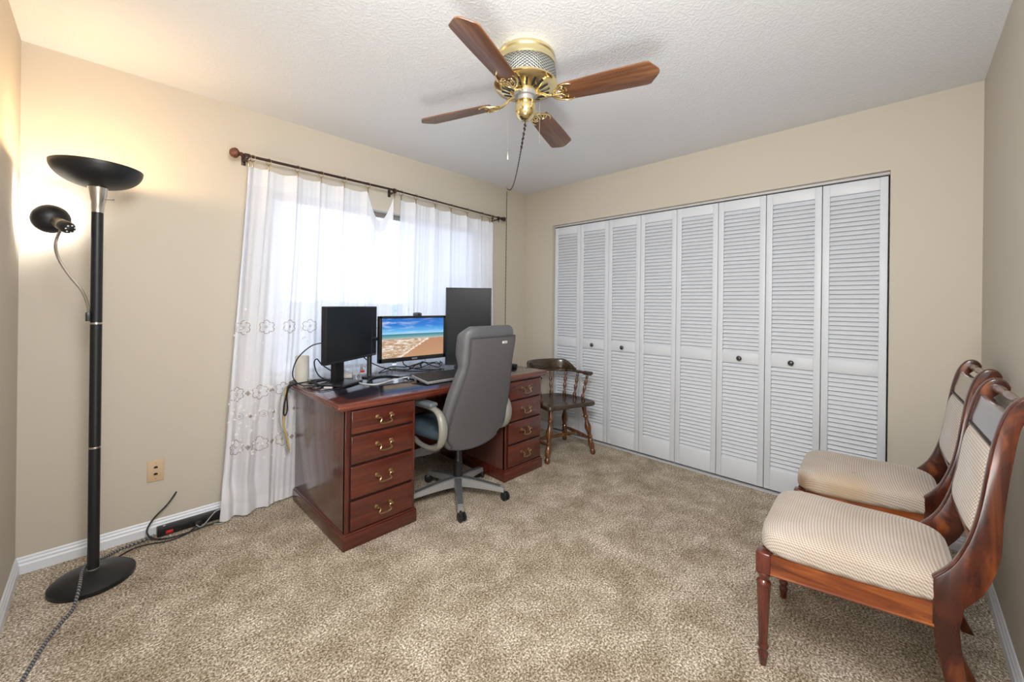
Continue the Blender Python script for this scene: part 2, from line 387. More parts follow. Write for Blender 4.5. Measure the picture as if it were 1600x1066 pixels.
# bifold closet doors
PITCH = .3074; Y0 = -.356; DX0, DX1 = .038, .066; DZ0, DZ1 = .022, 2.036
def leaf_parts(parent, ya, yb, knob):
    g_ = .002; a, b = ya - g_, yb + g_; st = .036
    f = MB()
    f.b2(DX0, DX1, a - st, a, DZ0, DZ1, .0015); f.b2(DX0, DX1, b, b + st, DZ0, DZ1, .0015)
    zt = (DZ0 + .136, .860, .935, 1.962)
    f.b2(DX0, DX1, b + st, a - st, DZ0, zt[0], .0015); f.b2(DX0, DX1, b + st, a - st, zt[1], zt[2], .0015); f.b2(DX0, DX1, b + st, a - st, zt[3], DZ1, .0015)
    L = f.build('leaf', M['door'], parent)
    for z0, z1 in ((zt[0], zt[1]), (zt[2], zt[3])):
        n_ = round((z1 - z0) / .0276); p = (z1 - z0) / n_; s = MB()
        for k in range(n_):
            zc = z0 + p * (k + .5)
            s.box(((DX0 + DX1) / 2 + .001, (a + b) / 2, zc), (.0055, a - b - 2 * st, .036), .0015, rotm(0, math.radians(33), 0), seg=1)
        s.build('louvers', M['door'], L)
    if knob:
        k = MB(); k.lathe([(.006, 0), (.006, .010), (.009, .013), (.016, .018), (.0175, .024), (.014, .029), (.006, .032), (0, .032)], 18, TR(DX0, (a + b) / 2, .898) @ rotm(0, -PI / 2, 0))
        k.build('knob', M['knob'], L)
M['knob'] = mat('pewter_knob', (.10, .095, .09), .3, .8)
for d in range(4):
    o = bpy.data.objects.new('door_%d' % (d + 1), None); COL.objects.link(o); struct(o); o.empty_display_size = .1
    for j in range(2):
        i = d * 2 + j
        leaf_parts(o, Y0 - PITCH * i, Y0 - PITCH * (i + 1), i in (1, 2, 5, 6))
# window
o = bpy.data.objects.new('window_1', None); COL.objects.link(o); struct(o)
f = MB(); FW = .035
f.b2(WX0, WX0 + FW, .07, .11, WZ0, WZ1, .003); f.b2(WX1 - FW, WX1, .07, .11, WZ0, WZ1, .003)
f.b2(WX0 + FW, WX1 - FW, .07, .11, WZ0, WZ0 + FW, .003); f.b2(WX0 + FW, WX1 - FW, .07, .11, WZ1 - FW, WZ1, .003)
f.build('window_frame', M['wframe'], o)
MB().b2(WX0 + FW, WX1 - FW, .088, .092, WZ0 + FW, WZ1 - FW).build('pane', M['glass'], o)
MB().b2(WX0 + .001, WX1 - .001, -.012, .07, WZ0, WZ0 + .015, .004).build('window_sill', M['trim'], o)
# outside
struct(MB().b2(-30, 30, .16, 40, -.4, -.3).build('floor_exterior_ground', M['ground']))
for k, (xa, xb) in enumerate(((-2.9, -1.99), (-.62, .3))):
    struct(MB().b2(xa, xb, 1.2, 1.45, -.3, 3.0, .01).build('wall_added_side_block', M['outside']))  # added blocks outside that give the sheers their dimmer bluish side bands
hd = MB()
def hedge(u, v):
    x = -14 + 34 * u; top = 1.28 + .10 * noise.noise(Vector((x * .5, 3, 0))) + .07 * noise.noise(Vector((x * 2.1, 1, 0)))
    return (x, 9 + .3 * noise.noise(Vector((x, v * 3, 5))), -.3 + (top + .3) * v)
hd.grid(hedge, 160, 6)
hd.b2(-14, 20, 9.5, 10.4, -.3, 1.15)
h_ = hd.build('garden_hedge', M['hedge']); tag(h_, 'low blurred hedge outdoors seen through the sheer curtains', 'hedge')

# ------------------------------------------------------------------ wall plate, cable hole
o = thing('phone_wallplate', 'tan wall plate with two phone jacks on the window wall beside the lamp', 'wall plate', (-2.949, 0, .341))
MB().b2(-.0345, .0345, -.006, 0, -.0575, .0575, .003).build('plate', M['plate'], o)
for z in (.018, -.018):
    MB().b2(-.008, .008, -.0072, -.006, z - .005, z + .004, .001).prism([(-.008, .004), (.008, .004), (.003, .009), (-.003, .009)], -.0072, -.006, 'xz', mtx=TR(0, 0, z - .002)).build('jack', M['black'], o)
for z in (.042, -.042): MB().lathe([(.003, 0), (.003, .0012), (0, .0016)], 10, TR(0, -.006, z) @ rotm(PI / 2, 0, 0)).build('screw', M['brass_dull'], o)

# ------------------------------------------------------------------ floor lamp
LX, LY = -3.176, -.300
lamp = thing('floor_lamp', 'black torchiere floor lamp with bowl shade and gooseneck reading arm in the corner', 'lamp', (LX, LY, 0))
MB().lathe([(.136, .0), (.140, .006), (.140, .020), (.132, .027), (.08, .040), (.035, .050), (.022, .056), (0, .056)], 56).build('base', M['black_matte'], lamp)
pole = MB().lathe([(.0195, .05), (.0195, 1.66)], 24).build('pole', M['black_matte'], lamp)
for z in (.056, .60, 1.155, 1.655): MB().lathe([(.0205, z - .004), (.0212, z), (.0205, z + .004)], 24).build('ring', M['chrome'], pole)
MB().lathe([(.021, 1.655), (.0235, 1.70), (.0265, 1.704), (.034, 1.762), (.030, 1.768), (0, 1.768)], 28).build('socket_cone', M['chrome'], lamp)
MB().tube([(.018, -.012, 1.712), (.052, -.030, 1.712)], .0018, 6).lathe([(0, 0), (.0035, .002), (.0035, .007), (0, .009)], 8, TR(.052, -.030, 1.708)).build('switch', M['chrome'], lamp)
bowl = []
N_ = 16
for i in range(N_ + 1):
    a = i / N_ * PI / 2; bowl.append((.03 + (.151 - .03) * math.sin(a), 1.762 + .090 * (1 - math.cos(a)) ** .92))
inner = [(r - .004 if r > .035 else r - .004, z + .004) for r, z in reversed(bowl)]
MB().lathe([(0, 1.760)] + bowl + [(.151, 1.854)] + inner + [(0, 1.766)], 56, cap=False).build('bowl_shade', M['black_matte'], lamp)
MB().lathe([(0, 1.775), (.018, 1.775), (.03, 1.80), (.028, 1.825), (.012, 1.84), (0, 1.843)], 20).build('bulb', M['bulb_warm'], lamp)
# gooseneck and reading head
hc = Vector((-3.318, -.215, 1.612)) - Vector((LX, LY, 0))       # centre of reading shade
ax = Vector((-.40, .80, .32)).normalized()                        # it points into the corner
tail = hc - ax * .09
gp = [(-.024, -.012, 1.185), (-.026, -.014, 1.235), (-.045, -.016, 1.30), (-.085, -.012, 1.37), (-.115, -.008, 1.44), (-.122, -.012, 1.50), tuple(tail + ax * .012 + Vector((0, 0, -.02)))]
MB().tube(gp, .0052, 8).build('gooseneck', M['chrome'], lamp)
MB().b2(-.033, -.017, -.022, -.004, 1.165, 1.205, .003).build('clamp', M['black'], lamp)
q = Vector((0, 0, 1)).rotation_difference(ax).to_matrix().to_4x4()
sh = []
for i in range(13):
    a = i / 12 * PI * .56; sh.append((max(.018, .062 * math.sin(a)), -.052 * math.cos(a)))
shi = [(max(r - .003, .001), z + .001) for r, z in reversed(sh)]
head = MB().lathe(sh + shi, 32, TR(*hc) @ q, cap=False).build('reading_shade', M['black_matte'], lamp)
MB().lathe([(.024, -.115), (.023, -.045), (.0, -.045)], 20, TR(*hc) @ q).build('shade_neck', M['chrome'], head)
cap_ = MB().lathe([(0, -.152), (.013, -.150), (.021, -.142), (.0255, -.128), (.0255, -.106), (.024, -.100)], 20, TR(*hc) @ q)
cap_.build('shade_cap', M['black'], head)
v_ = MB()
for k in range(7):
    a = k * 2 * PI / 7; v_.lathe([(0, 0), (.003, 0), (.003, .0016), (0, .0016)], 8, TR(*hc) @ q @ TR(.015 * math.cos(a), .015 * math.sin(a), -.1508))
v_.build('vent_holes', M['white_plastic'], head)
MB().lathe([(0, .0), (.015, .0), (.022, .016), (.015, .034), (0, .038)], 16, TR(*hc) @ q).build('reading_bulb', M['bulb_cool'], head)

# ------------------------------------------------------------------ curtain rod
def rodz(x): return 2.128 if x < -1.58 else 2.128 + (x + 1.58) * (-.033 / 1.12)
RY = -.09
rod = thing('curtain_rod', 'dark bronze curtain rod with round finials above the window', 'curtain rod', (-1.55, RY, 2.128))
O = Vector((-1.55, RY, 2.128))
def L_(x, y, z): return (x - O.x, y - O.y, z - O.z)
MB().tube([L_(-2.60, RY, 2.128), L_(-1.57, RY, 2.128)], .0085, 12, straight=True).tube([L_(-1.60, RY, 2.128), L_(-.455, RY, rodz(-.455))], .0068, 12, straight=True).build('rod', M['rod'], rod)
MB().lathe([(0, -.038), (.012, -.036), (.024, -.026), (.030, -.010), (.028, .0), (.018, .008), (.010, .014), (.014, .022), (.010, .030)], 20, TR(*L_(-2.615, RY, 2.128)) @ rotm(0, PI / 2, 0)).build('finial', M['finial'], rod)
MB().lathe([(.010, -.01), (.016, 0), (.016, .012), (.010, .018), (.020, .026), (.020, .040), (0, .044)], 20, TR(*L_(-.46, RY, rodz(-.46))) @ rotm(0, PI / 2, 0)).build('finial', M['rod'], rod)
for x in (-2.565, -1.60, -.50):
    z = rodz(x); bk = MB()
    bk.box(L_(x, -.004, z - .01), (.022, .008, .055), .002); bk.box(L_(x, (RY) / 2, z - .016), (.012, abs(RY) + .01, .010), .002)
    bk.box(L_(x, RY, z - .010), (.018, .026, .020), .003); bk.lathe([(.004, 0), (.004, .022), (0, .024)], 8, TR(*L_(x, RY, z - .040)))
    bk.lathe([(.0125, -.012), (.0125, .012)], 14, TR(*L_(x, RY, z)) @ rotm(0, PI / 2, 0))
    bk.build('bracket', M['rod'], rod)

# ------------------------------------------------------------------ curtains
def lerp(a, b, t_): return a + (b - a) * t_
def sstep(a, b, x): t_ = max(0, min(1, (x - a) / (b - a))); return t_ * t_ * (3 - 2 * t_)
class Curtain:
    def __init__(s, xs_top, xl_b, xr_b, seed, dip=None):
        s.x = xs_top; s.a, s.b = xs_top[0], xs_top[-1]; s.xlb, s.xrb = xl_b, xr_b; s.seed = seed; s.dip = dip
        s.pu = [(q - s.a) / (s.b - s.a) for q in xs_top]
    def top(s, u):
        x = lerp(s.a, s.b, u); z = rodz(x) - .052
        for i in range(len(s.pu) - 1):
            if s.pu[i] <= u <= s.pu[i + 1]:
                w_ = (u - s.pu[i]) / (s.pu[i + 1] - s.pu[i]); wid = s.x[i + 1] - s.x[i]
                if s.dip is not None and i == s.dip: z -= .19 * math.sin(PI * w_ ** 1.1) ** .8
                else: z -= .045 * wid * math.sin(PI * w_)
        return z
    def fold(s, u):
        """0 at a ring, 1 half way between"""
        for i in range(len(s.pu) - 1):
            if s.pu[i] <= u <= s.pu[i + 1]:
                w_ = (u - s.pu[i]) / (s.pu[i + 1] - s.pu[i]); return math.sin(PI * w_)
        return 0
    def P(s, u, t_, off=0.):
        zt = s.top(u); z = lerp(zt, .012, t_)
        h = (2.07 - z) / 2.06; h = max(0, min(1, h))
        x = lerp(lerp(s.a, s.b, u), lerp(s.xlb, s.xrb, u), h ** 1.1)
        f = s.fold(u)
        up = 1 - sstep(.25, .75, h)
        y = -.088 + .034 * (f ** .45) * (.35 + .65 * up)
        y += .012 * noise.noise(Vector((u * 42 + s.seed, z * .5, 2))) * (.4 + h) + .016 * noise.noise(Vector((u * 15 + s.seed, z * .9, 0))) + .014 * noise.noise(Vector((u * 7 + s.seed, z * .6, 4)))* (1 + h)
        x += (.018 * noise.noise(Vector((u * 9 + s.seed, z * .8, 9)))) * h
        lim = -.094 if x > -2.34 else -.150
        if x < -2.45: y = lerp(y, min(y, -.104), sstep(.22, .10, z) * sstep(-2.45, -2.52, x))
        if x < -2.34: y -= .045 * sstep(.55, 1, h) * (.5 + .5 * math.sin(u * 60 + z * 2)) * sstep(-2.34, -2.45, x)
        y = max(lim, min(-.026, y))
        return Vector((x, y - off, z))
def make_curtain(cu, label, emb):
    base = Vector((lerp(cu.a, cu.b, .5), RY, 0))
    o = thing('curtain', label, 'curtain', base)
    def seg(t0, t1): return MB().grid(lambda u, v: tuple(cu.P(u, lerp(t0, t1, v)) - base), 260, max(2, int(90 * (t1 - t0)) + 2))
    seg(0, .052).build('header_band', M['hem'], o, angle=80)
    fab = seg(.052, .965).build('fabric', M['sheer'], o, angle=80)
    seg(.965, 1).build('bottom_hem', M['hem'], o, angle=80)
    side = MB().grid(lambda u, v: tuple(cu.P(u * .016 if cu.dip is not None else 1 - u * .016, lerp(.052, .965, v), .0012) - base), 4, 80)
    side.build('side_hem', M['hem'], o, angle=80)
    for k, x in enumerate(cu.x):
        z = rodz(x); u = cu.pu[k]; tp_ = cu.P(u, 0)
        r = MB().tube([(x - base.x - .019 * math.sin(a_) * .45, RY - base.y + .019 * math.sin(a_), z - .0095 + .021 * math.cos(a_)) for a_ in [q * PI / 6 for q in range(12)]], .0017, 6, closed=True, sub=2)
        r.b2(x - base.x - .003, x - base.x + .003, RY - base.y - .003, RY - base.y + .003, tp_.z - .012, z - .026, .001)
        r.build('ring_clip', M['brass_dull'], o)
    if emb:
        hol = MB(); sti = MB()
        W_ = cu.b - cu.a
        def at(x_, z_):   # position on the cloth by (world-ish x at that height, z)
            h = (2.07 - z_) / 2.06; xa = lerp(cu.a, cu.xlb, h ** 1.1); xb = lerp(cu.b, cu.xrb, h ** 1.1); u = (x_ - xa) / (xb - xa)
            if not 0 <= u <= 1: return None
            zt = cu.top(u); return cu.P(u, (zt - z_) / (zt - .012), .0016) - base
        def dot(mb, x_, z_, s_):
            p = at(x_, z_)
            if p is None: return
            mb.box(tuple(p), (s_, .0012, s_), 0)
        def flower(cx_, cz_, R_, n_=6, dn=64, s_=.0042):
            for k in range(dn):
                a_ = 2 * PI * k / dn; rr = R_ * (.70 + .30 * abs(math.cos(a_ * n_ / 2)) ** .7)
                dot(hol, cx_ + rr * math.cos(a_ + PI / 6), cz_ + rr * math.sin(a_ + PI / 6), s_ if k % 3 else s_ * .55)
            for k in range(6): dot(hol, cx_ + .006 * math.cos(k), cz_ + .006 * math.sin(k), .004)
        def diamond(cx_, cz_, R_):
            for i in range(-3, 4):
                for j in range(-3, 4):
                    if abs(i) + abs(j) <= 3: dot(hol, cx_ + R_ * i / 4, cz_ + R_ * j / 4, .0036)
        xa = cu.a - .14
        k = 0
        x_ = cu.xlb + .09
        while x_ < cu.b:
            flower(x_ + .035, 1.105, .042); flower(x_, .71, .043); diamond(x_ + .062, .71, .018)
            flower(x_, .395, .043); diamond(x_ + .062, .395, .018)
            flower(x_ + .02, .575, .020, 6, 30, .003); diamond(x_ + .075, .575, .012)
            x_ += .125
        rr = random.Random(3)
        for zc in (1.105, .71, .575, .395):
            for _ in range(170):
                dot(sti, rr.uniform(cu.xlb, cu.b), zc + rr.gauss(0, .045), rr.uniform(.006, .013))
        hol.build('eyelet_embroidery', M['hole'], o, flat=True); sti.build('satin_stitching', M['stitch'], o, flat=True, kind='stuff')
    return o
cL = Curtain([-2.556, -2.535, -2.451, -2.287, -2.141, -1.986, -1.814, -1.602], -2.695, -1.60, 1.3, dip=6)
make_curtain(cL, 'left sheer white curtain with eyelet flower embroidery, drooping at its top corner', True)
cR = Curtain([-1.544, -1.413, -1.229, -1.065, -.888, -.713, -.617, -.572], -1.585, -.535, 8.1)
make_curtain(cR, 'right sheer white curtain behind the portrait monitor', True)

# ------------------------------------------------------------------ desk
desk = thing('executive_desk', 'cherry wood double pedestal desk with eight brass handled drawers', 'desk', (-1.53, -.49, 0))
B = Vector((-1.53, -.49, 0))
def D(mb, x0, x1, y0, y1, z0, z1, bv=0, seg=2, mi=0): return mb.b2(x0 - B.x, x1 - B.x, y0 - B.y, y1 - B.y, z0, z1, bv, seg, mi)
TX0, TX1, TY0, TY1 = -2.335, -.715, -.892, -.108
top = MB()
# ogee edge: stacked slabs
D(top, TX0 + .004, TX1 - .004, TY0 + .004, TY1, .735, .750, .0035)
D(top, TX0, TX1, TY0, TY1, .723, .738, .004)
D(top, TX0 + .010, TX1 - .010, TY0 + .010, TY1, .712, .726, .004)
tpo = top.build('desktop', M['desk_edge'], desk)
D(MB(), TX0 + .018, TX1 - .018, TY0 + .018, TY1 - .004, .7495, .7512, .0006).build('veneer', M['desktop'], tpo)
D(MB(), TX0 + .085, TX1 - .085, TY0 + .085, TY1 - .05, .7512, .7520, .0003).build('writing_surface', M['desk_inset'], tpo)
YFR = -.866
def pedestal(x0, x1, zs, kx):
    b = MB(); D(b, x0, x1, YFR + .004, TY1 - .012, .06, .712, .001)
    bo = b.build('pedestal', M['desk_side'], desk)
    fr = MB()      # face frame
    D(fr, x0, x0 + .024, YFR, YFR + .02, .078, .712, .002).build('corner_stile', M['desk'], bo); D(MB(), x1 - .016, x1, YFR, YFR + .02, .078, .712, .002).build('corner_stile', M['desk'], bo)
    pass
    bk = MB(); D(bk, x0 + .024, x1 - .016, YFR + .001, YFR + .006, .078, .712); bk.build('drawer_gap_shade', M['near_black'], bo)  # near-black sheet paints the shade seen between the drawer fronts
    pl = MB(); D(pl, x0 - .012, x1 + .012, YFR - .012, TY1 - .004, 0, .072, .004); D(pl, x0 - .006, x1 + .006, YFR - .006, TY1 - .008, .066, .082, .005)
    pl.build('plinth', M['drawer'], desk)
    for z0, z1 in zs:
        d = MB(); D(d, x0 + .027, x1 - .019, YFR - .013, YFR + .004, z0, z1, .005, 3)
        do = d.build('drawer', M['drawer'], desk)
        xm = (x0 + x1) / 2 + .004; zm = (z0 + z1) / 2 + .01; hb = MB()
        for s_ in (-1, 1):
            hb.lathe([(.0, 0), (.011, 0), (.011, .003), (.005, .005), (.005, .016), (.0075, .019), (.006, .025), (0, .026)], 14, TR(xm + s_ * .040 - B.x, YFR - .013 - B.y, zm) @ rotm(PI / 2, 0, 0))
        y_ = YFR - .034 - B.y
        pts = [(-.040, y_, 0), (-.030, y_ - .001, -.003), (-.026, y_ - .002, -.014), (-.034, y_ - .004, -.026), (-.026, y_ - .004, -.034), (0, y_ - .005, -.036), (.026, y_ - .004, -.034), (.034, y_ - .004, -.026), (.026, y_ - .002, -.014), (.030, y_ - .001, -.003), (.040, y_, 0)]
        hb.tube([(p[0] + xm - B.x, p[1], p[2] + zm) for p in pts], .0034, 8, sub=5)
        hb.build('handle', M['brass_dull'], do)
M['near_black'] = mat('near_black_shade_and_rail', (.012, .004, .003), .5)
ZS = [(.585, .705), (.430, .574), (.252, .418), (.090, .240)]
pedestal(-2.290, -1.885, ZS, 0)
pedestal(-1.150, -.760, [(.572, .700), (.420, .562), (.256, .410), (.092, .246)], 1)
mo = MB(); D(mo, -1.885, -1.150, -.165, -.145, .12, .712); mo.build('modesty_panel', M['desk'], desk)
mo = MB(); D(mo, -1.885, -1.150, -.84, -.82, .690, .712, .002); mo.build('apron', M['desk'], desk)

# ------------------------------------------------------------------ office chair
CX, CY = -1.515, -.800; CYAW = math.radians(5)
oc = thing('office_chair', 'grey leather high back swivel chair pushed up to the desk', 'chair', (CX, CY, 0), CYAW)
d0 = math.atan2(-1.075 - CY, -1.706 - CX) - CYAW
MB().lathe([(.0, .055), (.030, .055), (.038, .07), (.040, .12), (.030, .135), (.022, .14), (0, .14)], 24).build('hub', M['leg_grey'], oc)
for k in range(5):
    a = d0 + k * 2 * PI / 5; R_ = rotm(0, 0, a)
    lg = MB(); n_ = 10
    def sec(i):
        t_ = i / n_; x = lerp(.028, .308, t_); top_ = .128 - .050 * t_ ** 1.3; hgt = lerp(.055, .026, t_); wd = lerp(.026, .019, t_); return x, top_, hgt, wd
    b = bmesh.new(); rg = []
    for i in range(n_ + 1):
        x, tz, hh, wd = sec(i); rg.append([b.verts.new(p) for p in ((x, -wd, tz - hh), (x, wd, tz - hh), (x, wd * .8, tz), (x, -wd * .8, tz))])
    for i in range(n_):
        for q_ in range(4): b.faces.new((rg[i][q_], rg[i][(q_ + 1) % 4], rg[i + 1][(q_ + 1) % 4], rg[i + 1][q_]))
    b.faces.new(rg[0]); b.faces.new(rg[-1]); bmesh.ops.recalc_face_normals(b, faces=b.faces)
    lg._merge(b, R_); lo_ = lg.build('leg', M['silver'], oc)
    cv = MB(); b = bmesh.new(); rg = []
    for i in range(n_):
        x, tz, hh, wd = sec(i); rg.append([b.verts.new(p) for p in ((x, -wd * .85, tz - .004), (x, wd * .85, tz - .004), (x, wd * .7, tz + .003), (x, -wd * .7, tz + .003))])
    for i in range(n_ - 1):
        for q_ in range(4): b.faces.new((rg[i][q_], rg[i][(q_ + 1) % 4], rg[i + 1][(q_ + 1) % 4], rg[i + 1][q_]))
    b.faces.new(rg[0]); b.faces.new(rg[-1]); bmesh.ops.recalc_face_normals(b, faces=b.faces)
    cv._merge(b, R_); cv.build('leg_cover', M['leg_grey'], lo_)
    ca = MB(); cr = R_ @ TR(.305, 0, 0) @ rotm(0, 0, (.5, -.7, .3, 1.1, -.4)[k])
    for s_ in (-1, 1): ca.lathe([(0, -.009), (.020, -.009), (.0265, -.005), (.0265, .005), (.020, .009), (0, .009)], 20, cr @ TR(.014, s_ * .0125, .0265) @ rotm(PI / 2, 0, 0))
    ca.lathe([(.007, .03), (.007, .06)], 10, cr); ca.lathe([(.016, -.020), (.016, .020)], 14, cr @ TR(.008, 0, .036) @ rotm(PI / 2, 0, 0))
    ca.build('caster', M['black'], lo_)
MB().lathe([(.030, .13), (.030, .24), (.026, .245), (.024, .36), (.030, .362), (.030, .39)], 20).build('gas_column', M['black'], oc)
MB().box((0, -.02, .40), (.18, .26, .035), .012).tube([(.05, .02, .40), (.25, .06, .40)], .005, 8, straight=True).build('tilt_mechanism', M['black'], oc)
# seat: rounded box with ribs
def seat_fn(u, v):
    a = 2 * PI * u; e = .45; c, s_ = math.cos(a), math.sin(a)
    sx = math.copysign(abs(c) ** e, c); sy = math.copysign(abs(s_) ** e, s_)
    ph = (v - .5) * PI; cp = max(0, math.cos(ph)) ** .45; sp_ = math.copysign(abs(math.sin(ph)) ** .8, math.sin(ph))
    return (.262 * sx * cp, .095 + .240 * sy * cp, .468 + .052 * sp_ + (.006 * math.cos(sy * 14) if sp_ > .5 else 0))
MB().grid(seat_fn, 64, 17, closeu=True, capv=True).build('seat', M['seat_blue'], oc, angle=70)
# backrest
def bw(z):      # half width
    pts = [(.385, .195), (.41, .228), (.45, .250), (.52, .262), (.62, .266), (.72, .256), (.82, .236), (.90, .222), (.96, .222), (1.03, .226), (1.08, .222), (1.11, .205), (1.13, .165)]
    for (z0, w0), (z1, w1) in zip(pts[:-1], pts[1:]):
        if z0 <= z <= z1:
            t_ = (z - z0) / (z1 - z0); return lerp(w0, w1, t_)
    return pts[-1][1] if z > 1 else pts[0][1]
def by(z): return -.150 - .165 * sstep(.25, 1.12, z)      # rear face line
def bd(z): return .040 + .040 * sstep(.42, .62, z) - .010 * sstep(.7, .86, z) + .040 * sstep(.90, .97, z) - .055 * sstep(1.07, 1.130, z)
def back_fn(u, v):
    z = lerp(.385, 1.130, v); a = 2 * PI * u; c, s_ = math.cos(a), math.sin(a); e = .42
    sx = math.copysign(abs(c) ** e, c); sy = math.copysign(abs(s_) ** .6, s_)
    d = bd(z); pin = 1 - .03 * math.exp(-((z - .885) / .02) ** 2)
    yy = by(z) + d * .5 + d * .5 * sy
    if sy > 0: yy += .02 * (abs(sx) ** 3)
    else: yy += .012 * abs(sx) ** 4
    return (bw(z) * sx * pin, yy, z)
bko = MB().grid(back_fn, 72, 50, closeu=True, capv=True).build('backrest', M['leather'], oc, angle=80)
def panel_fn(u, v):
    z = lerp(.365, 1.065, v); w_ = (bw(max(z, .40)) - lerp(.012, .028, sstep(.45, .8, z))) * (1 if z > .40 else .97); x = (2 * u - 1)
    return (x * w_, by(z) - .007 + .010 * abs(x) ** 5, z + (.030 * x * x if v < .15 else 0) * (1 - v / .15 if v < .15 else 0))
def panel_in(u, v):
    p = panel_fn(u, v); return (p[0], p[1] + .016, p[2])
pb = MB().grid(panel_fn, 30, 40).grid(panel_in, 30, 40)
rim = [panel_fn(0, v / 30) for v in range(31)] + [panel_fn(u / 16, 1) for u in range(1, 17)] + [panel_fn(1, 1 - v / 30) for v in range(1, 31)] + [panel_fn(1 - u / 16, 0) for u in range(1, 16)]
n_ = len(rim)
b = bmesh.new(); A_ = [b.verts.new(p) for p in rim]; B_ = [b.verts.new((p[0], p[1] + .016, p[2])) for p in rim]
for i in range(n_): b.faces.new((A_[i], A_[(i + 1) % n_], B_[(i + 1) % n_], B_[i]))
pb._merge(b); pbo = pb.build('back_panel', M['backcloth'], oc, angle=60)
MB().tube(rim, .0042, 8, closed=True, sub=1).build('piping', M['piping'], pbo)
lb = MB().box((.085, by(1.03) - .009, 1.027), (.046, .003, .015), .004); lbo = lb.build('label_tag', M['label'], oc)
MB().box((.080, by(1.03) - .0108, 1.027), (.012, .0012, .003)).box((.094, by(1.03) - .0108, 1.027), (.010, .0012, .003)).build('lettering', M['ink'], lbo)
for s_ in (-1, 1):
    x = .290 * s_
    ap = [(x, .17, .640), (x, .06, .650), (x, -.07, .648), (x, -.145, .625), (x, -.178, .570), (x, -.180, .500), (x, -.150, .440), (x, -.07, .408), (x * .93, .05, .402), (x * .85, .14, .412)]
    ar = MB().tube(ap, lambda t_: .018 + .012 * math.exp(-((t_ - .5) / .2) ** 2), 12, sy=.75, up=(1, 0, 0))
    aro = ar.build('armrest', M['silver_warm'], oc)
    MB().box((x, .04, .668), (.062, .290, .030), .014, seg=4, rot=rotm(.02, 0, 0)).build('arm_pad', M['leather_pad'], aro)
    for (y_, z_) in ((-.177, .575), (-.182, .515), (.0, .405)): MB().lathe([(0, 0), (.0055, 0), (.0055, .003), (0, .003)], 10, TR(x + s_ * .020, y_, z_) @ rotm(0, s_ * PI / 2, 0)).build('screw_hole', M['black'], aro)

# ------------------------------------------------------------------ captain's chair
cc = thing('captain_chair', 'dark wooden captain chair with turned spindles in the corner by the closet', 'chair', (-.400, -.755, 0), math.radians(180 - 17))
# local: +y is forward
def legprof(): return [(.010, 0), (.016, .02), (.018, .06), (.014, .10), (.011, .115), (.017, .13), (.0185, .20), (.017, .30), (.011, .325), (.0165, .345), (.018, .36), (.012, .385), (.0135, .42), (.021, .52), (.020, .58), (.013, .66), (.011, .72), (.017, .75), (.017, .77), (.012, .79), (.015, .9), (.015, 1)]
foot = {}
for sx, sy, nm in ((-1, 1, 'f'), (1, 1, 'f'), (-1, -1, 'r'), (1, -1, 'r')):
    ftp = Vector((sx * .235, .195 if sy > 0 else -.215, 0)); tp_ = Vector((sx * .165, .140 if sy > 0 else -.13, .422))
    foot[(sx, sy)] = (ftp, tp_)
    MB().turn(ftp, tp_, [(r * 1.32, t_) for r, t_ in legprof()], 18).build('leg', M['walnut_leg'], cc)
def on(k, t_): a, b = foot[k]; return a.lerp(b, t_)
strp = [(.008, 0), (.010, .1), (.016, .25), (.018, .5), (.016, .75), (.010, .9), (.008, 1)]
for sx in (-1, 1): MB().turn(on((sx, 1), .32), on((sx, -1), .32), strp, 14).build('stretcher', M['walnut_leg'], cc)
MB().turn((-.205, 0, .135), (.205, 0, .135), [(.008, 0), (.012, .1), (.018, .22), (.012, .3), (.015, .5), (.012, .7), (.018, .78), (.012, .9), (.008, 1)], 14).build('stretcher', M['walnut_leg'], cc)
outl = curve2([(0, .222), (.10, .222), (.19, .226), (.238, .205), (.245, .12), (.238, .0), (.205, -.13), (.12, -.205), (0, -.225), (-.12, -.205), (-.205, -.13), (-.238, 0), (-.245, .12), (-.238, .205), (-.19, .226), (-.10, .222)], 4, True)
n_ = len(outl)
def seat2(u, v):
    i = int(round(u * n_)) % n_; x, y = outl[i]
    if v < .25: s_ = .94 + .06 * math.sin(v / .25 * PI / 2); return (x * s_, y * s_, .418 + .012 * (1 - math.cos(v / .25 * PI / 2)))
    if v < .45: t_ = (v - .25) / .2; return (x * (1 - .01 * t_), y * (1 - .01 * t_), .430 + .022 * t_)
    t_ = (v - .45) / .55; s_ = 1 - t_ * .999; px, py = x * s_, y * s_
    dish = .014 * sstep(1, .6, s_) * (1 - .75 * math.exp(-(px / .045) ** 2) * sstep(-.05, .2, py))
    return (px * .99, py * .99, .455 - dish)
MB().grid(seat2, n_, 22, closeu=True).build('seat', M['walnut'], cc, angle=50)
# arm rail (horseshoe) in plan, spindles
def railp(t_):  # t 0..1 from right arm end to left arm end
    a = lerp(-35, 215, t_) * PI / 180; x = .285 * math.cos(a); y = -.015 - .235 * math.sin(a)
    if t_ < .14: k = (.14 - t_) / .14; x = .262 + .028 * k; y = lerp(.0, .155, k) if False else y + .02 * k
    if t_ > .86: k = (t_ - .86) / .14; x = -.262 - .028 * k; y = y + .02 * k
    return Vector((x, y, .672 + .012 * math.sin(PI * t_)))
rp = [(.268, .105), (.262, .06), (.250, -.01), (.232, -.09), (.185, -.180), (.10, -.228), (0, -.242), (-.10, -.228), (-.185, -.180), (-.232, -.09), (-.250, -.01), (-.262, .06), (-.268, .105)]
ra = MB().tube([(x, y, .668) for x, y in rp], lambda t_: .024 + .008 * (1 if t_ < .12 or t_ > .88 else 0), 14, sub=6, sy=.62 if False else 1.0, up=(0, 0, .62))
for v_ in ra.bm.verts: v_.co.z = .668 + (v_.co.z - .668) * .55
ra.build('arm_rail', M['walnut'], cc, angle=60)
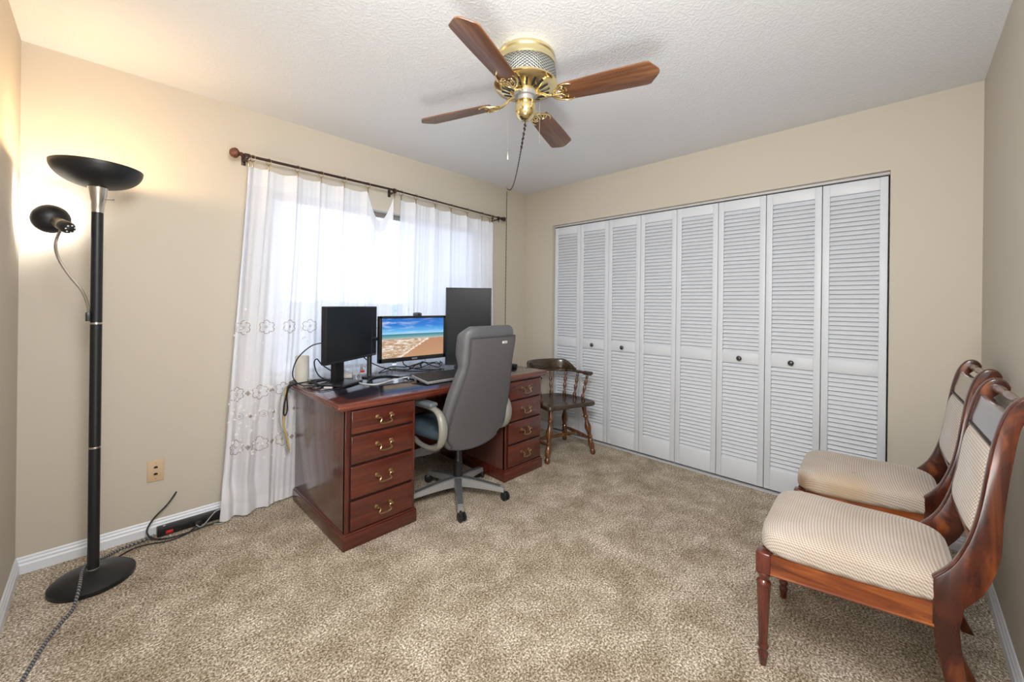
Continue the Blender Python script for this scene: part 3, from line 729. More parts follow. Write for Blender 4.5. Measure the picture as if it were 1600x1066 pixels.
def crest(u, v):
    t_ = lerp(.23, .77, u); P_ = smooth([Vector((x, y, 0)) for x, y in rp], 8); i = t_ * (len(P_) - 1); k = int(i); p = P_[k].lerp(P_[min(k + 1, len(P_) - 1)], i - k)
    hh = .018 + .074 * (math.sin(min(1, (min(u, 1 - u)) / .22) * PI / 2) ** 1.4)
    a = 2 * PI * v; c, s_ = math.cos(a), math.sin(a)
    nrm = Vector((p.x, p.y + .02, 0)).normalized()
    z = .676 + hh * (.5 + .5 * math.copysign(abs(s_) ** .6, s_)); th = .013 * math.copysign(abs(c) ** .6, c)
    q_ = p + nrm * (th + .012 * (z - .676) / .09); return (q_.x, q_.y, z)
MB().grid(lambda u, v: crest(v, u), 20, 40, closeu=True, capv=True).build('crest', M['walnut'], cc, angle=60)
for t_ in (.06, .19, .31, .43, .57, .69, .81, .94):
    P_ = smooth([Vector((x, y, .662)) for x, y in rp], 8); p = P_[int(t_ * (len(P_) - 1))]
    bt = Vector((p.x * .80, p.y * .84 + .005, .45))
    MB().turn(bt, p, [(.011, 0), (.015, .05), (.016, .12), (.009, .17), (.008, .22), (.012, .30), (.0155, .42), (.010, .50), (.009, .53), (.0155, .62), (.015, .70), (.009, .76), (.008, .80), (.012, .86), (.012, .91), (.008, 1)], 12).build('spindle', M['walnut_leg'], cc)

# ------------------------------------------------------------------ parlour chairs
def parlor(label, x0):
    ch = thing('side_chair', label, 'chair', (x0, -2.990, 0), math.radians(2.5), 'beige upholstered side chairs against the right wall')
    o_ = lambda pts: [(y + 3.0, z) for y, z in pts]
    inner_ = [(-2.952, .488), (-2.982, .527), (-3.004, .572), (-3.026, .643), (-3.041, .725), (-3.053, .824), (-3.065, .91), (-3.083, .985), (-3.106, 1.024), (-3.126, 1.033), (-3.142, 1.026), (-3.152, 1.008)]
    outer_ = [(-3.149, .994), (-3.136, .990), (-3.118, .975), (-3.107, .945), (-3.098, .882), (-3.087, .782), (-3.080, .689), (-3.077, .605), (-3.066, .544), (-3.045, .482), (-3.012, .428)]
    legb = [(-3.004, .371), (-3.010, .297), (-3.024, .20), (-3.052, .09), (-3.090, .0)]
    legf = [(-3.056, .0), (-3.018, .09), (-2.990, .16), (-2.968, .249), (-2.956, .316), (-2.951, .368), (-2.951, .43)]
    poly = o_(curve2(inner_ + outer_, 3) + curve2(legb, 3) + curve2(legf, 3))
    hb, hf, th = .205, .243, .030
    for s_ in (-1, 1):
        st = MB().prism(poly, min(s_ * hb, s_ * (hb - th)), max(s_ * hb, s_ * (hb - th)), 'yz', bevel=.0025)
        so = st.build('rear_leg_stile', M['mahog'], ch, angle=30)
        # moulded band along the inner edge
        pts = o_(curve2(inner_, 3)); xx = s_ * (hb - th / 2)
        bd_ = MB(); bd_.tube([(xx, y + .0005, z) for y, z in pts], .0125, 8, straight=True, sy=.30, up=(1, 0, 0)); bd_.build('edge_bead', M['mahog_dark'], so, angle=60)
    ring_ = lambda x: [(-x, 0), ]
    for s_ in (-1, 1):   # side rails (splay outwards to the front)
        r = MB(); b = bmesh.new()
        xa, xb = s_ * (hb - .002), s_ * (hf - .004); ya, yb = .046, .440
        vs = [b.verts.new(p) for p in ((xa, ya, .352), (xb, yb, .335), (xb, yb, .398), (xa, ya, .418), (xa - s_ * .022, ya, .352), (xb - s_ * .022, yb, .335), (xb - s_ * .022, yb, .398), (xa - s_ * .022, ya, .418))]
        for f_ in ((0, 1, 2, 3), (4, 5, 6, 7), (0, 1, 5, 4), (3, 2, 6, 7), (0, 3, 7, 4), (1, 2, 6, 5)): b.faces.new([vs[i] for i in f_])
        bmesh.ops.recalc_face_normals(b, faces=b.faces); bmesh.ops.bevel(b, geom=b.edges[:], offset=.003, segments=2, affect='EDGES'); r._merge(b)
        r.tube([(xa + s_ * .001, ya, .354), (xb + s_ * .001, yb, .337)], .005, 8, straight=True); r.build('side_rail', M['mahog_rail'], ch)
    MB().b2(-hf + .03, hf - .03, .452, .474, .335, .398, .003).build('front_rail', M['mahog_rail'], ch)
    MB().b2(-hb + .02, hb - .02, .002, .022, .40, .46, .003).build('back_rail', M['mahog'], ch)
    for s_ in (-1, 1):   # turned fluted front legs
        xl, yl = s_ * (hf - .024), .462; lg = MB()
        lg.box((xl, yl, .366), (.044, .044, .070), .003)
        R0 = [(.021, .331), (.024, .325), (.017, .313), (.015, .303), (.021, .297), (.0235, .290), (.020, .283)]
        lg.lathe([(r, z) for r, z in reversed(R0)], 24, TR(xl, yl, 0))
        def fl(u, v, xl=xl, yl=yl):
            z = lerp(.283, .078, v); rr = lerp(.0215, .0135, v) * (1 - .10 * (.5 + .5 * math.cos(u * 2 * PI * 12)))
            return (xl + rr * math.cos(2 * PI * u), yl + rr * math.sin(2 * PI * u), z)
        lg.grid(fl, 96, 6, closeu=True)
        lg.lathe([(.010, 0), (.0125, .012), (.014, .028), (.0165, .040), (.0165, .046), (.012, .052), (.013, .058), (.017, .064), (.017, .070), (.013, .076), (.014, .080)], 24, TR(xl, yl, 0))
        lg.build('front_leg', M['mahog_leg'], ch, angle=50)
    # seat cushion
    def hwid(y): return lerp(hb + .004, hf + .006, max(0, min(1, (y - .02) / .45)))
    def seatf(u, v):
        a = 2 * PI * u; c, s_ = math.cos(a), math.sin(a); e = .32
        sx = math.copysign(abs(c) ** e, c); sy = math.copysign(abs(s_) ** e, s_)
        if v < .18: k = v / .18; f_ = .94 + .06 * math.sin(k * PI / 2); z = .400 + .020 * k; zz = z
        elif v < .42: k = (v - .18) / .24; f_ = 1 - .012 * k * k; zz = .420 + .034 * k
        else:
            k = (v - .42) / .58; f_ = .988 * math.cos(k * PI / 2) ** .8 if k < 1 else 0.0
            zz = .454 + .056 * math.sin(k * PI / 2) ** .9
        y = .235 + .247 * sy * f_; zz += .006 * (1 - max(0, (y / .47))) + .010 * sstep(.30, .0, y)
        return (hwid(.235 + .247 * sy) * sx * f_, y, zz)
    MB().grid(seatf, 96, 30, closeu=True).build('seat_cushion', M['fabric'], ch, angle=80)
    # back: pad follows the stile curve
    def cy(z):
        P_ = [(a + 3.0, b_) for a, b_ in inner_]
        for (y0, z0), (y1, z1) in zip(P_[:-1], P_[1:]):
            if z0 <= z <= z1: return lerp(y0, y1, (z - z0) / (z1 - z0))
        return P_[0][0]
    wb = hb - th
    def padf(u, v):
        z = lerp(.628, .880, v); e = 1 - abs(2 * v - 1) ** 6; eu = 1 - abs(2 * u - 1) ** 4
        wv = wb
        return ((2 * u - 1) * wv, cy(z) - .008 + .022 * (e * eu) ** .5, z)
    pad = MB().grid(padf, 30, 30)
    pad.grid(lambda u, v: (padf(u, v)[0], cy(lerp(.628, .880, v)) - .030, lerp(.628, .880, v)), 12, 12)
    po = pad.build('back_pad', M['fabric'], ch, angle=80)
    bb = MB().grid(lambda u, v: ((2 * u - 1) * wb, cy(lerp(.622, .892, v)) - .020, lerp(.622, .892, v)), 4, 16).grid(lambda u, v: ((2 * u - 1) * wb, cy(lerp(.622, .892, v)) - .032, lerp(.622, .892, v)), 4, 16)
    bb.build('pad_board', M['mahog'], po, angle=60)
    MB().b2(-wb, wb, cy(.622) - .034, cy(.622) - .004, .606, .624, .003).build('lower_rail', M['mahog'], ch)
    MB().b2(-wb, wb, cy(.886) - .014, cy(.886) + .001, .8835, .8885, .001).build('pad_rail', M['near_black'], ch)
    pn = MB().grid(lambda u, v: ((2 * u - 1) * wb, cy(lerp(.889, .978, v)) - .003, lerp(.889, .978, v)), 4, 10).grid(lambda u, v: ((2 * u - 1) * wb, cy(lerp(.889, .978, v)) - .026, lerp(.889, .978, v)), 4, 10)
    pn.b2(-wb, wb, cy(.978) - .026, cy(.978) - .003, .974, .979, .001)
    pn.build('crest_panel', M['panel_grey'], ch, angle=60)
    rl = [(.012, 0), (.0165, .04), (.0165, .10), (.012, .13), (.017, .17), (.013, .21), (.0125, .30), (.0145, .42), (.0165, .5), (.0145, .58), (.0125, .70), (.013, .79), (.017, .83), (.012, .87), (.0165, .90), (.0165, .96), (.012, 1)]
    MB().turn((-wb, -.122, 1.006), (wb, -.122, 1.006), [(r * .82, t_) for r, t_ in rl], 20).build('top_roll', M['mahog_dark'], ch)
    return ch
p1 = parlor('mahogany side chair with clean beige seat, nearer of the two on the right', -1.271)
p2 = copy_tree(p1); p2.location.x = -.588; p2['label'] = 'mahogany side chair with soiled beige seat corner, standing beside the closet doors'
for ch in KIDS(p2):
    if ch.name.startswith('seat_cushion'):
        mm = M['fabric'].copy(); mm.name = 'woven_beige_fabric_stained'; ch.data = ch.data.copy(); ch.data.materials[0] = mm
        t = NT(mm); src = t.b.inputs['Base Color'].links[0].from_socket
        tc = t.n('ShaderNodeTexCoord')
        def blob(cx_, cy_, cz_, r0, r1):
            vm = t.n('ShaderNodeVectorMath', operation='DISTANCE'); t.l(tc.outputs['Object'], vm.inputs[0]); vm.inputs[1].default_value = (cx_, cy_, cz_)
            nz = t.n('ShaderNodeTexNoise', Scale=60., Detail=3.); t.l(tc.outputs['Object'], nz.inputs['Vector'])
            d_ = t.math('ADD', vm.outputs['Value'], t.math('MULTIPLY', nz.outputs['Fac'], .03))
            return t.ramp(d_, [(r0, (1, 1, 1)), (r1, (0, 0, 0))])
        for args, colr in (((-.245, .478, .430, .045, .105), (.24, .13, .05)), ((-.13, .27, .50, .018, .028), (.30, .20, .12)), ((-.235, .30, .425, .05, .16), (.50, .37, .24))):
            mk = blob(*args); mx = t.n('ShaderNodeMixRGB'); t.l(t.math('MULTIPLY', mk, .85), mx.inputs['Fac']); t.l(src, mx.inputs['Color1']); mx.inputs['Color2'].default_value = (*colr, 1); src = mx.outputs['Color']
        t.l(src, t.b.inputs['Base Color'])

# ------------------------------------------------------------------ monitors
ZD = .7522
def monitor(label, pL, pR, z0, z1, base_xy, bez, lit=False, basewh=(.20, .16), neck=(.055, .03), cat='monitor', arm=False, nx=0.):
    pL, pR = Vector((*pL, 0)), Vector((*pR, 0)); c = (pL + pR) / 2; w_ = (pR - pL).length; ang = math.atan2(pR.y - pL.y, pR.x - pL.x)
    o = thing('monitor', label, cat, (base_xy[0], base_xy[1], ZD), ang)
    inv = (TR(base_xy[0], base_xy[1], ZD) @ rotm(0, 0, ang)).inverted(); cl = inv @ Vector((c.x, c.y, ZD)); zc = (z0 + z1) / 2 - ZD; h = z1 - z0
    x, y = cl.x, cl.y
    cas = MB(); cas.box((x, y + .018, zc), (w_, .030, h), .004); cas.box((x, y + .040, zc), (w_ * .7, .030, h * .6), .012)
    co = cas.build('casing', M['black'], o)
    bt = bez[1]
    fr = MB()
    fr.b2(x - w_ / 2, x - w_ / 2 + bez[0], y - .003, y + .004, zc - h / 2, zc + h / 2, .002); fr.b2(x + w_ / 2 - bez[0], x + w_ / 2, y - .003, y + .004, zc - h / 2, zc + h / 2, .002)
    fr.b2(x - w_ / 2, x + w_ / 2, y - .003, y + .004, zc + h / 2 - bez[2], zc + h / 2, .002); fr.b2(x - w_ / 2, x + w_ / 2, y - .003, y + .004, zc - h / 2, zc - h / 2 + bt, .002)
    fr.build('bezel', M['black'], o)
    MB().b2(x - w_ / 2 + bez[0], x + w_ / 2 - bez[0], y - .0012, y + .003, zc - h / 2 + bt, zc + h / 2 - bez[2]).build('screen', M['beach'] if lit else M['screen_off'], o, flat=True)
    if arm:
        MB().lathe([(.0, 0), (.05, 0), (.05, .008), (.018, .014), (.016, .02), (.016, .34), (0, .34)], 20).build('arm_pole', M['black'], o)
        MB().tube([(0, 0, zc), (x * .5, y + .10, zc), (x, y + .055, zc)], .012, 10).build('support_arm', M['black'], o)
        return o, x, y, zc, w_, h
    st = MB(); st.box((nx, y + .065, zc * .5), (neck[0], neck[1], zc), .006); st.box((nx, y + .05, zc), (neck[0] * 1.3, .05, .08), .006)
    st.build('stand_neck', M['black'], o)
    MB().box((nx, y + .03, .008), (basewh[0], basewh[1], .014), .005, seg=3).build('stand_base', M['black'], o)
    return o, x, y, zc, w_, h
monitor('black switched-off widescreen monitor at the left end of the desk', (-2.262, -.525), (-1.812, -.238), .898, 1.238, (-2.03, -.36), (.006, .014, .006), neck=(.09, .035), nx=-.085)
mo_, x, y, zc, w_, h = monitor('monitor showing a blue sky beach picture, centre of the desk', (-1.846, -.350), (-1.300, -.350), .850, 1.172, (-1.872, -.262), (.020, .030, .017), lit=True, arm=True)
MB().b2(x - .022, x + .022, y - .0045, y - .003, zc - h / 2 + .010, zc - h / 2 + .020, .001).build('badge', M['silver'], mo_)
monitor('tall black portrait monitor at the right end of the desk', (-1.236, -.262), (-.962, -.505), .772, 1.393, (-1.09, -.36), (.007, .010, .007), neck=(.05, .03))
wc = thing('webcam', 'small dark grey webcam clipped on top of the beach picture monitor', 'webcam', (-1.555, -.352, 1.1725))
MB().lathe([(0, -.022), (.015, -.020), (.0185, -.010), (.0185, .010), (.015, .020), (0, .022)], 20, TR(0, -.004, .010) @ rotm(0, PI / 2, 0) @ Matrix.Diagonal((.8, 1, 1.4, 1))).build('body', M['leg_grey'], wc)
MB().lathe([(0, 0), (.009, 0), (.009, .004), (.005, .006), (0, .006)], 16, TR(0, -.021, .010) @ rotm(PI / 2, 0, 0)).build('lens', M['black'], wc)
MB().box((0, .012, .001), (.03, .035, .005), .001).build('clip', M['black'], wc)

# keyboard
kb = thing('keyboard', 'silver keyboard with black keys on the desk in front of the beach monitor', 'keyboard', (-1.530, -.680, ZD), math.radians(1))
kt = rotm(math.radians(7), 0, 0)
body = MB().box((0, 0, .024), (.43, .185, .016), .005, rot=kt); body.build('body', M['silver'], kb)
MB().box((-.17, .078, .012), (.02, .010, .026), .002).box((.17, .078, .012), (.02, .010, .026), .002).box((-.17, -.07, .004), (.02, .012, .010), .002).box((.17, -.07, .004), (.02, .012, .010), .002).build('foot', M['black'], kb)
kme = None
for r in range(6):
    for c in range(16):
        p = kt @ Vector((-.195 + c * .026, .062 - r * .0265, .0095)); p.z += .024
        if kme is None:
            ko = MB().box((0, 0, 0), (.0225, .0215, .009), .002, rot=kt, seg=1).build('key', M['black'], kb); kme = ko.data
        else: ko = bpy.data.objects.new('key', kme); COL.objects.link(ko); ko.parent = kb
        ko.location = p
# roll / cylinder
tag(MB().lathe([(.0, 0), (.040, 0), (.040, .168), (.036, .168), (.036, .01), (0, .01)], 32).build('white_canister', M['cardboard'], None, (-2.268, -.158, ZD - .001)), 'plain off-white cylinder standing on the back left desk corner', 'canister')
tag(MB().box((0, 0, .014), (.11, .07, .026), .006, rot=rotm(0, 0, -.5)).build('network_box', M['cardboard'], None, (-2.01, -.175, ZD)), 'small beige box behind the left monitor', 'box')
tag(MB().box((0, 0, .016), (.035, .055, .032), .004).build('desk_gadget', M['black'], None, (-.835, -.640, ZD)), 'small black box at the right end of the desktop', 'box')

def cord(name, pts, r, m, label, cat='cable', group=None, seg=8, sub=8, bead=None):
    p0 = Vector(pts[0]); mb = MB().tube([tuple(Vector(p) - p0) for p in pts], r, seg, sub=sub)
    if bead: bead(mb, p0)
    o = mb.build(name, m, None, tuple(p0), angle=70); return tag(o, label, cat, group)
z = ZD + .004
GB = 'tangled black cables behind the monitors'
cord('monitor_cable', [(-2.232, -.400, 1.02), (-2.29, -.37, 1.00), (-2.36, -.36, .93), (-2.372, -.32, .83), (-2.325, -.30, z + .01), (-2.25, -.33, z), (-2.12, -.25, z)], .0035, M['cable'], 'black cable arching from the side of the left monitor down to the desk', group=None)
cord('power_cable', [(-2.05, -.28, z + .004), (-2.20, -.30, z + .02), (-2.30, -.26, z + .012), (-2.350, -.20, .742), (-2.366, -.17, .66), (-2.372, -.16, .58), (-2.360, -.155, .56), (-2.350, -.155, .60), (-2.352, -.155, .70), (-2.325, -.155, z + .01), (-2.24, -.19, z + .012)], .0045, M['cable'], 'black cable looping down over the left desk edge')
cord('ethernet_cable', [(-2.24, -.14, z + .06), (-2.27, -.135, z + .02), (-2.325, -.135, z + .004), (-2.352, -.135, .715), (-2.36, -.135, .60), (-2.362, -.135, .50), (-2.340, -.13, .40), (-2.325, -.12, .325)], .0042, M['yellow_cable'], 'yellow cable hanging down the left side of the desk')
cord('network_cable', [(-2.18, -.20, z + .01), (-2.29, -.16, z + .014), (-2.345, -.155, .748), (-2.385, -.15, .68), (-2.392, -.15, .54), (-2.362, -.145, .41), (-2.330, -.13, .315)], .0042, M['grey_cable'], 'grey cable hanging beside the yellow one at the left side of the desk')
cord('adapter_cable', [(-2.03, -.38, z), (-2.09, -.45, z), (-2.18, -.515, z), (-2.28, -.51, z), (-2.32, -.42, z), (-2.315, -.32, z + .004)], .003, M['cable'], 'thin black cable curling in front of the left monitor stand')
tb = MB()
def loopy(name, ctr, rx, ry, turns, label, zz=.012, seed=1, r=.0035, mm='cable'):
    rr = random.Random(seed); pts = []
    n__ = int(turns * 8)
    for i in range(n__): a = i / 8 * 2 * PI + seed; k = 1 + rr.uniform(-.25, .25); pts.append((ctr[0] + rx * k * math.cos(a), ctr[1] + ry * k * math.sin(a), ZD + .005 + rr.uniform(0, zz)))
    return cord(name, pts, r, M[mm], label)
loopy('coiled_cable', (-2.215, -.335), .065, .045, 2.6, 'coiled black cable bundle beside the white cylinder', .025, 3, .0042)
loopy('coiled_cable', (-1.60, -.225), .16, .045, 1.6, 'black cable coil behind the centre monitor', .05, 5)
loopy('coiled_cable', (-1.345, -.225), .10, .04, 1.8, 'black cable coil between centre and portrait monitors', .06, 9)
cord('video_cable', [(-2.10, -.235, z + .05), (-2.16, -.20, z + .10), (-2.19, -.19, z + .14), (-2.21, -.20, z + .12), (-2.20, -.215, z + .06), (-2.17, -.24, z + .02), (-2.10, -.30, z)], .004, M['cable'], 'upright black cable loop left of the left monitor stand')
cord('display_cable', [(-1.93, -.22, 1.02), (-1.90, -.21, .90), (-1.80, -.24, .82), (-1.66, -.28, .775), (-1.50, -.32, z + .002), (-1.38, -.33, z), (-1.30, -.30, z)], .0038, M['cable'], 'black cable swooping from the left monitor towards the keyboard')
cord('display_cable', [(-1.62, -.27, .86), (-1.60, -.26, .81), (-1.52, -.28, .775), (-1.42, -.31, z + .004), (-1.30, -.34, z)], .0038, M['cable'], 'black cable dropping from under the centre monitor')
cord('keyboard_cable', [(-1.745, -.56, z + .010), (-1.72, -.50, z + .008), (-1.82, -.495, z + .002), (-1.90, -.53, z), (-1.975, -.545, z), (-2.02, -.45, z), (-1.985, -.32, z + .004), (-1.93, -.19, z + .004), (-1.90, -.17, z + .02)], .0042, M['white_cable'], 'white cable curving across the desktop from the keyboard')
cord('flat_cable', [(-1.985, -.47, z), (-1.935, -.39, z + .001), (-1.85, -.315, z), (-1.77, -.335, z), (-1.725, -.44, z), (-1.705, -.56, z)], .0052, M['cable'], 'black cable arc on the desktop behind the white cable')
vg = thing('video_plug', 'blue-grey cable plug with red connector below the left monitor', 'plug', (-1.945, -.30, z + .05))
MB().box((0, 0, .02), (.014, .014, .05), .003).build('plug_body', M['silver'], vg); MB().box((.004, -.004, -.002), (.026, .016, .014), .003).build('connector', M['red'], vg)
tag(MB().box((0, 0, .0), (.014, .05, .010), .003, rot=rotm(0, 0, .7)).build('cable_label', M['white_plastic'], None, (-2.225, -.47, z + .004)), 'small white tag on the cables at the left monitor', 'tag')
tag(MB().box((0, 0, 0), (.05, .03, .016), .006, rot=rotm(0, 0, .4)).build('desk_clip', M['leg_grey'], None, (-2.318, -.165, ZD + .008)), 'small dark clip on the back left desk corner', 'clip')

# ------------------------------------------------------------------ power strip, cords on the floor
ps = thing('power_strip', 'long black power strip against the baseboard left of the curtain', 'power strip', (-2.72, -.046, 0))
MB().b2(-.225, .12, -.024, .024, .002, .046, .004).build('body', M['black'], ps)
MB().b2(-.190, -.160, -.028, -.022, .010, .026, .002).build('rocker_switch', M['red'], ps)
for k in range(4): MB().b2(-.13 + k * .055, -.09 + k * .055, -.027, -.023, .006, .038, .003).build('outlet', M['black_matte'], ps)
MB().lathe([(0, 0), (.005, 0), (.005, .002), (0, .003)], 10, TR(-.195, 0, .046)).build('indicator_button', M['white_plastic'], ps)
for k in (1, 3): MB().b2(-.125 + k * .055, -.095 + k * .055, -.050, -.027, .008, .034, .005).build('plug', M['cable'], ps)
cord('coaxial_cable', [(-2.862, .0, .196), (-2.875, -.020, .185), (-2.905, -.035, .15), (-2.958, -.045, .10), (-2.985, -.060, .05), (-2.962, -.09, .014), (-2.90, -.125, .008), (-2.82, -.125, .006), (-2.74, -.115, .008), (-2.66, -.120, .006)], .0042, M['cable'], 'black cable coming out of a hole in the wall and dropping to the power strip')
cord('strip_cable', [(-2.785, -.095, .02), (-2.76, -.115, .012), (-2.70, -.110, .07), (-2.66, -.10, .06), (-2.64, -.12, .02), (-2.67, -.14, .006), (-2.71, -.13, .01)], .003, M['grey_cable'], 'thin grey cable looped over the power strip')
cord('lamp_cord', [(-3.10, -.16, .006), (-3.04, -.115, .006), (-2.98, -.12, .006), (-2.91, -.15, .006), (-2.84, -.14, .006), (-2.79, -.115, .018)], .0032, M['cable'], 'thin black lamp cord running from lamp base to power strip')
cord('extension_cord', [(-2.955, -.066, .020), (-3.02, -.068, .008), (-3.08, -.078, .008), (-3.13, -.115, .010), (-3.165, -.165, .026), (-3.199, -.215, .043), (-3.210, -.275, .048), (-3.213, -.34, .045), (-3.216, -.40, .036), (-3.222, -.445, .020), (-3.232, -.50, .008), (-3.262, -.57, .007), (-3.292, -.66, .007), (-3.315, -.76, .007), (-3.335, -.86, .007), (-3.35, -1.0, .007), (-3.36, -1.3, .007)], .0062, M['braid'], 'grey braided extension cord draped over the lamp base and across the carpet', 'cord', seg=10)

# ------------------------------------------------------------------ ceiling fan
FX, FY = -1.760, -1.593
fan = thing('ceiling_fan', 'brass hugger ceiling fan with four dark wooden blades', 'ceiling fan', (FX, FY, H))
def Zf(z): return z - H
MB().lathe([(.120, Zf(2.44)), (.134, Zf(2.438)), (.138, Zf(2.425)), (.134, Zf(2.418)), (.137, Zf(2.410)), (.141, Zf(2.396)), (.139, Zf(2.384)), (.12, Zf(2.382))], 56).build('ceiling_ring', M['brass_pale'], fan)
MB().lathe([(.132, Zf(2.386)), (.138, Zf(2.38)), (.143, Zf(2.35)), (.146, Zf(2.306)), (.13, Zf(2.304))], 56).build('lattice_band', M['lattice'], fan)
mp_ = MB().lathe([(.140, Zf(2.309)), (.150, Zf(2.304)), (.150, Zf(2.296)), (.142, Zf(2.288)), (.120, Zf(2.284)), (.060, Zf(2.262)), (.045, Zf(2.262)), (0, Zf(2.262))], 56).build('motor_plate', M['brass'], fan)
sl = MB()
for k in range(18):
    a = k * 2 * PI / 18 + .1; sl.box((.094 * math.cos(a), .094 * math.sin(a), Zf(2.2730)), (.044, .011, .003), .001, rot=rotm(0, 0, a) @ rotm(0, -.35, 0))
sl.build('vent_slots', M['black'], mp_)
MB().lathe([(.040, Zf(2.265)), (.056, Zf(2.262)), (.058, Zf(2.254)), (.052, Zf(2.246)), (.040, Zf(2.244)), (.040, Zf(2.215)), (0, Zf(2.215))], 32).build('rotor_hub', M['silver'], fan)
MB().lathe([(.044, Zf(2.222)), (.047, Zf(2.215)), (.048, Zf(2.192)), (.047, Zf(2.170)), (.040, Zf(2.150)), (.024, Zf(2.139)), (.008, Zf(2.136)), (0, Zf(2.136))], 36).build('switch_cup', M['brass'], fan)
# blades
R_T = .600; th0 = .343
def blade_outline():
    up = [(.172, .046), (.21, .052), (.40, .061), (.545, .064), (.562, .060), (.572, .046), (.585, .030), (.597, .012), (.600, 0)]
    return [(x, y) for x, y in up] + [(x, -y) for x, y in reversed(up[:-1])]
for k in range(4):
    a = PI + th0 + k * PI / 2
    if k: a += 0
    R_ = rotm(0, 0, a)
    pitch = rotm(math.radians(-13), 0, 0)
    br = MB()
    zb = Zf(2.233)
    tm = R_ @ TR(0, 0, zb) @ pitch
    bl = MB().prism(blade_outline(), -.003, .003, 'xy', bevel=.0012)
    blo = bl.build('blade', M['blade'], fan); blo.matrix_local = tm
    ir = MB()
    zz = -.0055
    ir.tube([(.052, 0, .022), (.08, 0, .016), (.115, 0, -.004), (.150, 0, -.010), (.172, 0, -.008), (.19, 0, zz)], lambda t_: .0085 - .003 * t_, 10, sy=.8)
    for s_ in (-1, 1):
        ir.tube([(.135, 0, -.009), (.150, s_ * .022, -.009), (.178, s_ * .040, zz - .001), (.200, s_ * .048, zz), (.222, s_ * .046, zz), (.232, s_ * .040, zz)], lambda t_: .0058 - .0022 * t_, 8, sy=.8)
        ir.tube([(.150, s_ * .012, -.008), (.168, s_ * .024, zz), (.186, s_ * .026, zz), (.192, s_ * .016, zz), (.180, s_ * .010, zz), (.168, s_ * .014, zz)], .0034, 8)
        ir.tube([(.178, s_ * .040, zz), (.194, s_ * .034, zz), (.206, s_ * .022, zz), (.204, s_ * .008, zz)], .0034, 8)
    for p in ((.196, .030), (.196, -.030), (.188, 0)): ir.lathe([(0, -.002), (.006, -.0015), (.006, .002), (0, .002)], 10, TR(p[0], p[1], zz - .003))
    iro = ir.build('blade_bracket', M['brass'], fan, angle=60); iro.matrix_local = tm
def chain(x, y, z0, z1, pend):
    c_ = MB(); n__ = int((z0 - z1) / .008)
    c_.tube([(x, y, z0), (x, y, z1)], .0009, 6, straight=True)
    for i in range(n__): c_.lathe([(0, -.0017), (.0017, 0), (0, .0017)], 6, TR(x, y, z0 - i * .008))
    co = c_.build('pull_chain', M['chrome'], fan)
    if pend: MB().lathe([(0, .012), (.0045, .010), (.0055, .004), (.002, 0), (.004, -.006), (.0065, -.034), (.005, -.040), (0, -.041)], 12, TR(x, y, z1)).build('chain_pendant', M['chrome'], co)
chain(-.062, .052, Zf(2.235), Zf(1.985), True)
chain(.052, -.045, Zf(2.225), Zf(2.03), False)

# swag cord: from the fan's cup to a ceiling hook, then down the wall
def chainlinks(mb, pts, step=.016):
    P_ = [Vector(p) for p in pts]; acc = 0; k = 0
    for a, b in zip(P_[:-1], P_[1:]):
        d = b - a; L = d.length
        if L < 1e-6: continue
        while acc < L:
            c = a + d * (acc / L); q_ = Vector((0, 0, 1)).rotation_difference(d.normalized()).to_matrix().to_4x4() @ rotm(0, 0, (k % 2) * PI / 2 + .4)
            el = [(TR(*c) @ q_ @ Vector((.0038 * math.sin(t_), 0, .0105 * math.cos(t_)))) for t_ in [i * PI / 5 for i in range(10)]]
            mb.tube([tuple(e) for e in el], .0012, 5, closed=True, straight=True); acc += step; k += 1
        acc -= L
hook = Vector((-.345, -.045, 2.415))
p0 = Vector((FX + .0, FY + .0, 2.136))
sw = [p0, p0 + Vector((-.015, -.010, -.05)), p0 + Vector((.0, .0, -.12))]
sw = [p0 + Vector((0, 0, 0)), p0 + Vector((.004, .004, -.020))]
for i in range(1, 13):
    t_ = i / 12; q_ = (p0 + Vector((.004, .004, -.02))).lerp(hook, t_); q_.z -= .16 * math.sin(PI * t_) * (1 - .35 * t_); sw.append(q_)
base = p0
so = thing('swag_chain', 'thin chain and cord swagged from the fan to a ceiling hook and down the wall', 'chain', tuple(hook))
def rel(ps_): return [tuple(Vector(p) - hook) for p in ps_]
sws = smooth(sw, 4)
a_ = MB().tube(rel(sws), .0022, 6, straight=True); chainlinks(a_, rel(sws[6:]), .018)
rr = random.Random(4)
for i in range(6): q_ = Vector(sws[4 + i]) - hook; a_.lathe([(0, -.010), (.005, -.004), (.006, .004), (0, .010)], 8, TR(*q_) @ rotm(rr.uniform(-.6, .6), rr.uniform(-.6, .6), 0))
a_.build('swagged_run', M['rod_grey'] if 'rod_grey' in M else M['chain'] if 'chain' in M else M['rod'], so)
vp = [hook, hook + Vector((.002, .006, -.03)), hook + Vector((.004, .010, -.8)), hook + Vector((.004, .010, -2.30))]
a_ = MB().tube(rel([vp[1], vp[3]]), .0020, 6, straight=True); chainlinks(a_, rel([vp[1], vp[3]]), .018)
M['chain'] = mat('tarnished_chain', (.19, .15, .085), .4, .7)
a_.build('hanging_run', M['chain'], so)
MB().tube([(0, .01, .025), (0, .008, .012), (-.004, .0, .002), (0, -.006, -.004), (.004, .0, -.006)], .0016, 6).lathe([(.008, .022), (.008, .025), (0, .025)], 10, TR(0, .01, 0)).build('ceiling_hook', M['chrome'], so)

